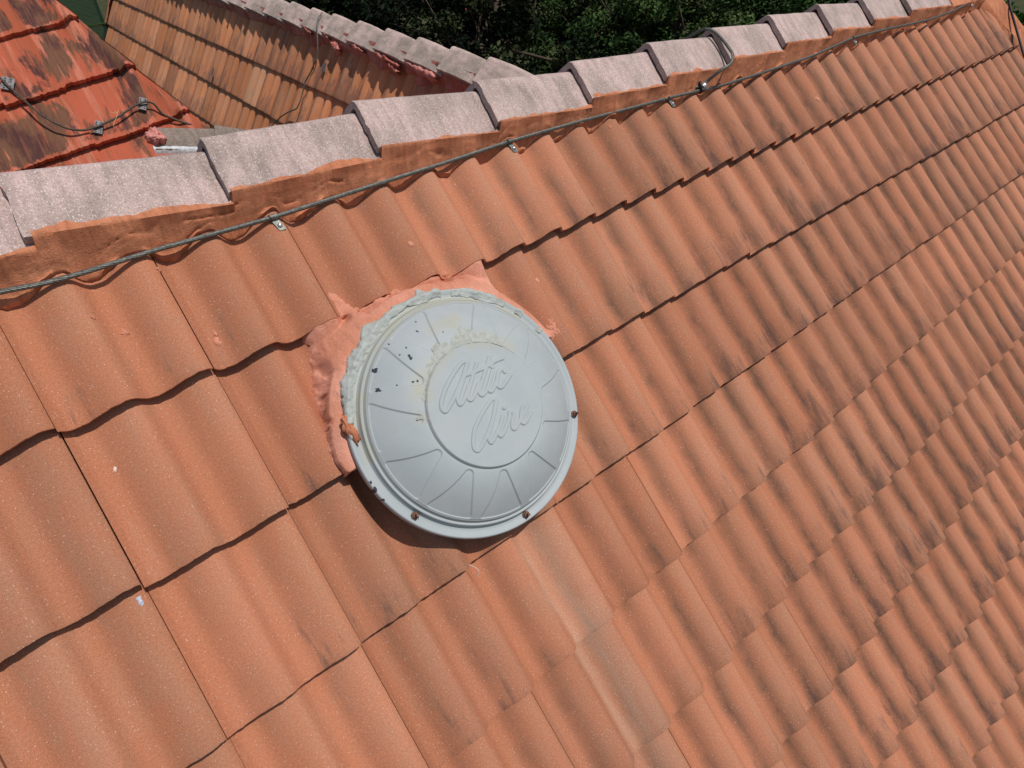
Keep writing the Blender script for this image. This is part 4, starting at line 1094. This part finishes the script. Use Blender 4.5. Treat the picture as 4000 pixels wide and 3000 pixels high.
def leaves(centres, radii, n, size, seed, shell=0.5, flat=1.0):
    r = np.random.default_rng(seed)
    k = r.integers(0, len(centres), n)
    d = r.normal(size=(n, 3)); d /= np.linalg.norm(d, axis=1)[:, None]
    rad = shell + (1 - shell) * r.random(n) ** 0.6
    P = np.asarray(centres)[k] + d * rad[:, None] * np.asarray(radii)[k][:, None] * np.array([1, 1, flat])
    ax = r.normal(size=(n, 3)); ax[:, 2] *= .6; ax /= np.linalg.norm(ax, axis=1)[:, None]
    b = np.cross(ax, r.normal(size=(n, 3)) + np.array([0, 0, .8])); b /= np.linalg.norm(b, axis=1)[:, None]
    L = size * (0.6 + 0.9 * r.random(n)); W = L * (0.30 + 0.25 * r.random(n))
    V = np.stack([P - ax * L[:, None] * .5, P + b * W[:, None] * .5, P + ax * L[:, None] * .5, P - b * W[:, None] * .5], 1).reshape(-1, 3)
    F = np.arange(4 * n).reshape(-1, 4)
    lr = np.repeat(np.clip(r.random(n) * .55 + .75 * (r.random(len(centres))[k] ** 1.6) - .05, 0, 1), 4)
    return V, F, lr
def tree(name, label, cx, cy, cz, R, nclump, nleaf, size, mat, seed, group, extra_branches=18):
    r = np.random.default_rng(seed)
    root = thing(name, label, "tree", (cx, cy, -5.5), group)
    d = r.normal(size=(nclump, 3)); d /= np.linalg.norm(d, axis=1)[:, None]; d[:, 2] = np.abs(d[:, 2]) * 1.0 - 0.25
    C_ = np.array([cx, cy, cz]) + d * R * (0.30 + 0.68 * r.random(nclump) ** .6)[:, None]
    rad = R * (0.07 + 0.11 * r.random(nclump) ** 1.5)
    V, F, lr = leaves(C_, rad, nleaf, size, seed + 1, 0.15, 0.75)
    # each clump has its own tone, a few are fresh growth
    mk("crown", V, F, mat, root, False, dict(lr=lr))
    mb = MB()
    tr = [(cx, cy, -5.5), (cx + .08, cy, -4.2), (cx - .05, cy + .1, -3.0), (cx, cy, cz - R * .2), (cx + .1, cy, cz + R * .45)]
    mb.tube(tr, [.20, .16, .13, .09, .03], 9)
    for k in range(min(extra_branches * 2, nclump)):
        f = 0.35 + .5 * r.random(); b0 = np.array([cx, cy, cz - R * .9 + f * R * 1.2]); b1 = C_[k]
        mid = (b0 + b1) / 2 + r.normal(size=3) * R * .08
        mb.tube([b0, (b0 + mid) / 2 + r.normal(size=3) * .03, mid, (mid + b1) / 2 + r.normal(size=3) * .03, b1], [.032, .025, .018, .011, .005], 6)
    mb.build("trunk", MAT_BARK, root, True)
    return root
TG = "dense trees beyond the roofs"
tree("olive_tree", "very dark shaded tree directly behind the crest of the brown orange wing roof", 4.3, 8.2, -1.9, 2.3, 150, 46000, .075, MAT_LEAF_SHADED, 11, TG)
tree("olive_tree", "dark tree with sparse grey green sprays between the wing ridge and the near ridge", 6.4, 6.4, -1.6, 2.4, 150, 46000, .070, MAT_LEAF_SHADED, 12, TG)
tree("olive_tree", "greener leafy tree with sunlit foliage just behind the near ridge caps", 8.3, 4.6, -1.55, 2.35, 190, 90000, .056, MAT_LEAF_MID, 13, TG)
tree("olive_tree", "green tree behind the branch cable, its leaves brightest along the cap silhouette", 9.4, 2.6, -1.6, 2.3, 170, 75000, .056, MAT_LEAF_MID, 14, TG)
tree("olive_tree", "shadowy tree farther back whose dark mass fills the upper edge of the view", 7.2, 10.5, -1.2, 3.1, 160, 40000, .10, MAT_LEAF_SHADED, 15, TG)
tree("shrub_tree", "bright green tree past the mortared hip end, only its edge showing at the corner", 11.2, 0.2, -1.9, 1.9, 90, 26000, .08, MAT_LEAF_BRIGHT, 16, TG)
# tiny pink blossoms on a creeper in the dark tree
blo = thing("blossom_sprig", "few tiny pink blossoms showing against the very dark trees", "blossom", (5.2, 6.2, -1.0))
r = np.random.default_rng(5)
mpet = simple("pink_petal", (.45, .06, .14), (.5, .1, .2), 30.0)
for k in range(7):
    mb = MB()
    p = np.array([5.3, 5.6, -0.95]) + r.normal(size=3) * np.array([.5, .35, .22])
    for j in range(4):
        ax = r.normal(size=3); ax /= np.linalg.norm(ax); b = np.cross(ax, r.normal(size=3)); b /= np.linalg.norm(b)
        q_ = p + ax * .010
        mb.add([q_ - ax * .012, q_ + b * .008, q_ + ax * .012, q_ - b * .008], [(0, 1, 2, 3)])
    mb.build("flower", mpet, blo)

# low garden behind green netting, in the gap between the two wings
hedge = thing("garden_hedge", "low bright green hedge behind green netting in the gap between the two wing roofs", "hedge", (1.7, 9.6, -5.5))
C_ = [(1.0 + .35 * k, 9.9 + .2 * math.sin(k * 2.1), -2.0 + .35 * math.sin(k * 1.3) - 1.0 * (i)) for k in range(7) for i in range(3)]
V, F, lr = leaves(C_, [.62] * len(C_), 16000, .07, 31, .3)
mk("foliage", V, F, MAT_LEAF_BRIGHT, hedge, False, dict(lr=lr))
mb = MB(); mb.tube([(1.7, 9.9, -5.5), (1.72, 9.9, -3.2)], [.06, .03], 7); mb.build("stem", MAT_BARK, hedge)
net = thing("netting_fence", "dark green shade netting fence with thin wires in the gap between the roofs", "fence", (1.6, 9.25, -5.5))
def net_material():
    m = M("green_netting", .8, .2)
    v = m.obj(); x = m.n("TexWave", wave_type='BANDS', bands_direction='X'); m.put(x.inputs["Vector"], v); x.inputs["Scale"].default_value = 22
    y = m.n("TexWave", wave_type='BANDS', bands_direction='Z'); m.put(y.inputs["Vector"], v); y.inputs["Scale"].default_value = 22
    f = m.math('MAXIMUM', x.outputs[1], y.outputs[1])
    m.nt.links.new(m.ramp(f, 0.72, 0.90, 0.15, .95), m.b.inputs["Alpha"])
    return m.done((0.012, 0.060, 0.032))
mb = MB()
for (a_, b_) in ((-0.2, 1.7),):
    mb.box((0.85, 9.25, -2.9), np.eye(3), (1.12, .004, 2.6))
mb.build("netting", net_material(), net)
for x_ in (-.2, .9, 1.95):
    mb = MB(); mb.tube([(x_, 9.27, -5.5), (x_, 9.27, -.25)], .018, 8); mb.build("post", MAT_CLIP, net)
for z_ in (-0.35, -.95):
    mb = MB(); mb.tube([(-.25, 9.24, z_), (1.98, 9.24, z_ + .02)], .006, 6); mb.build("wire", MAT_LEAF_BRIGHT, net)
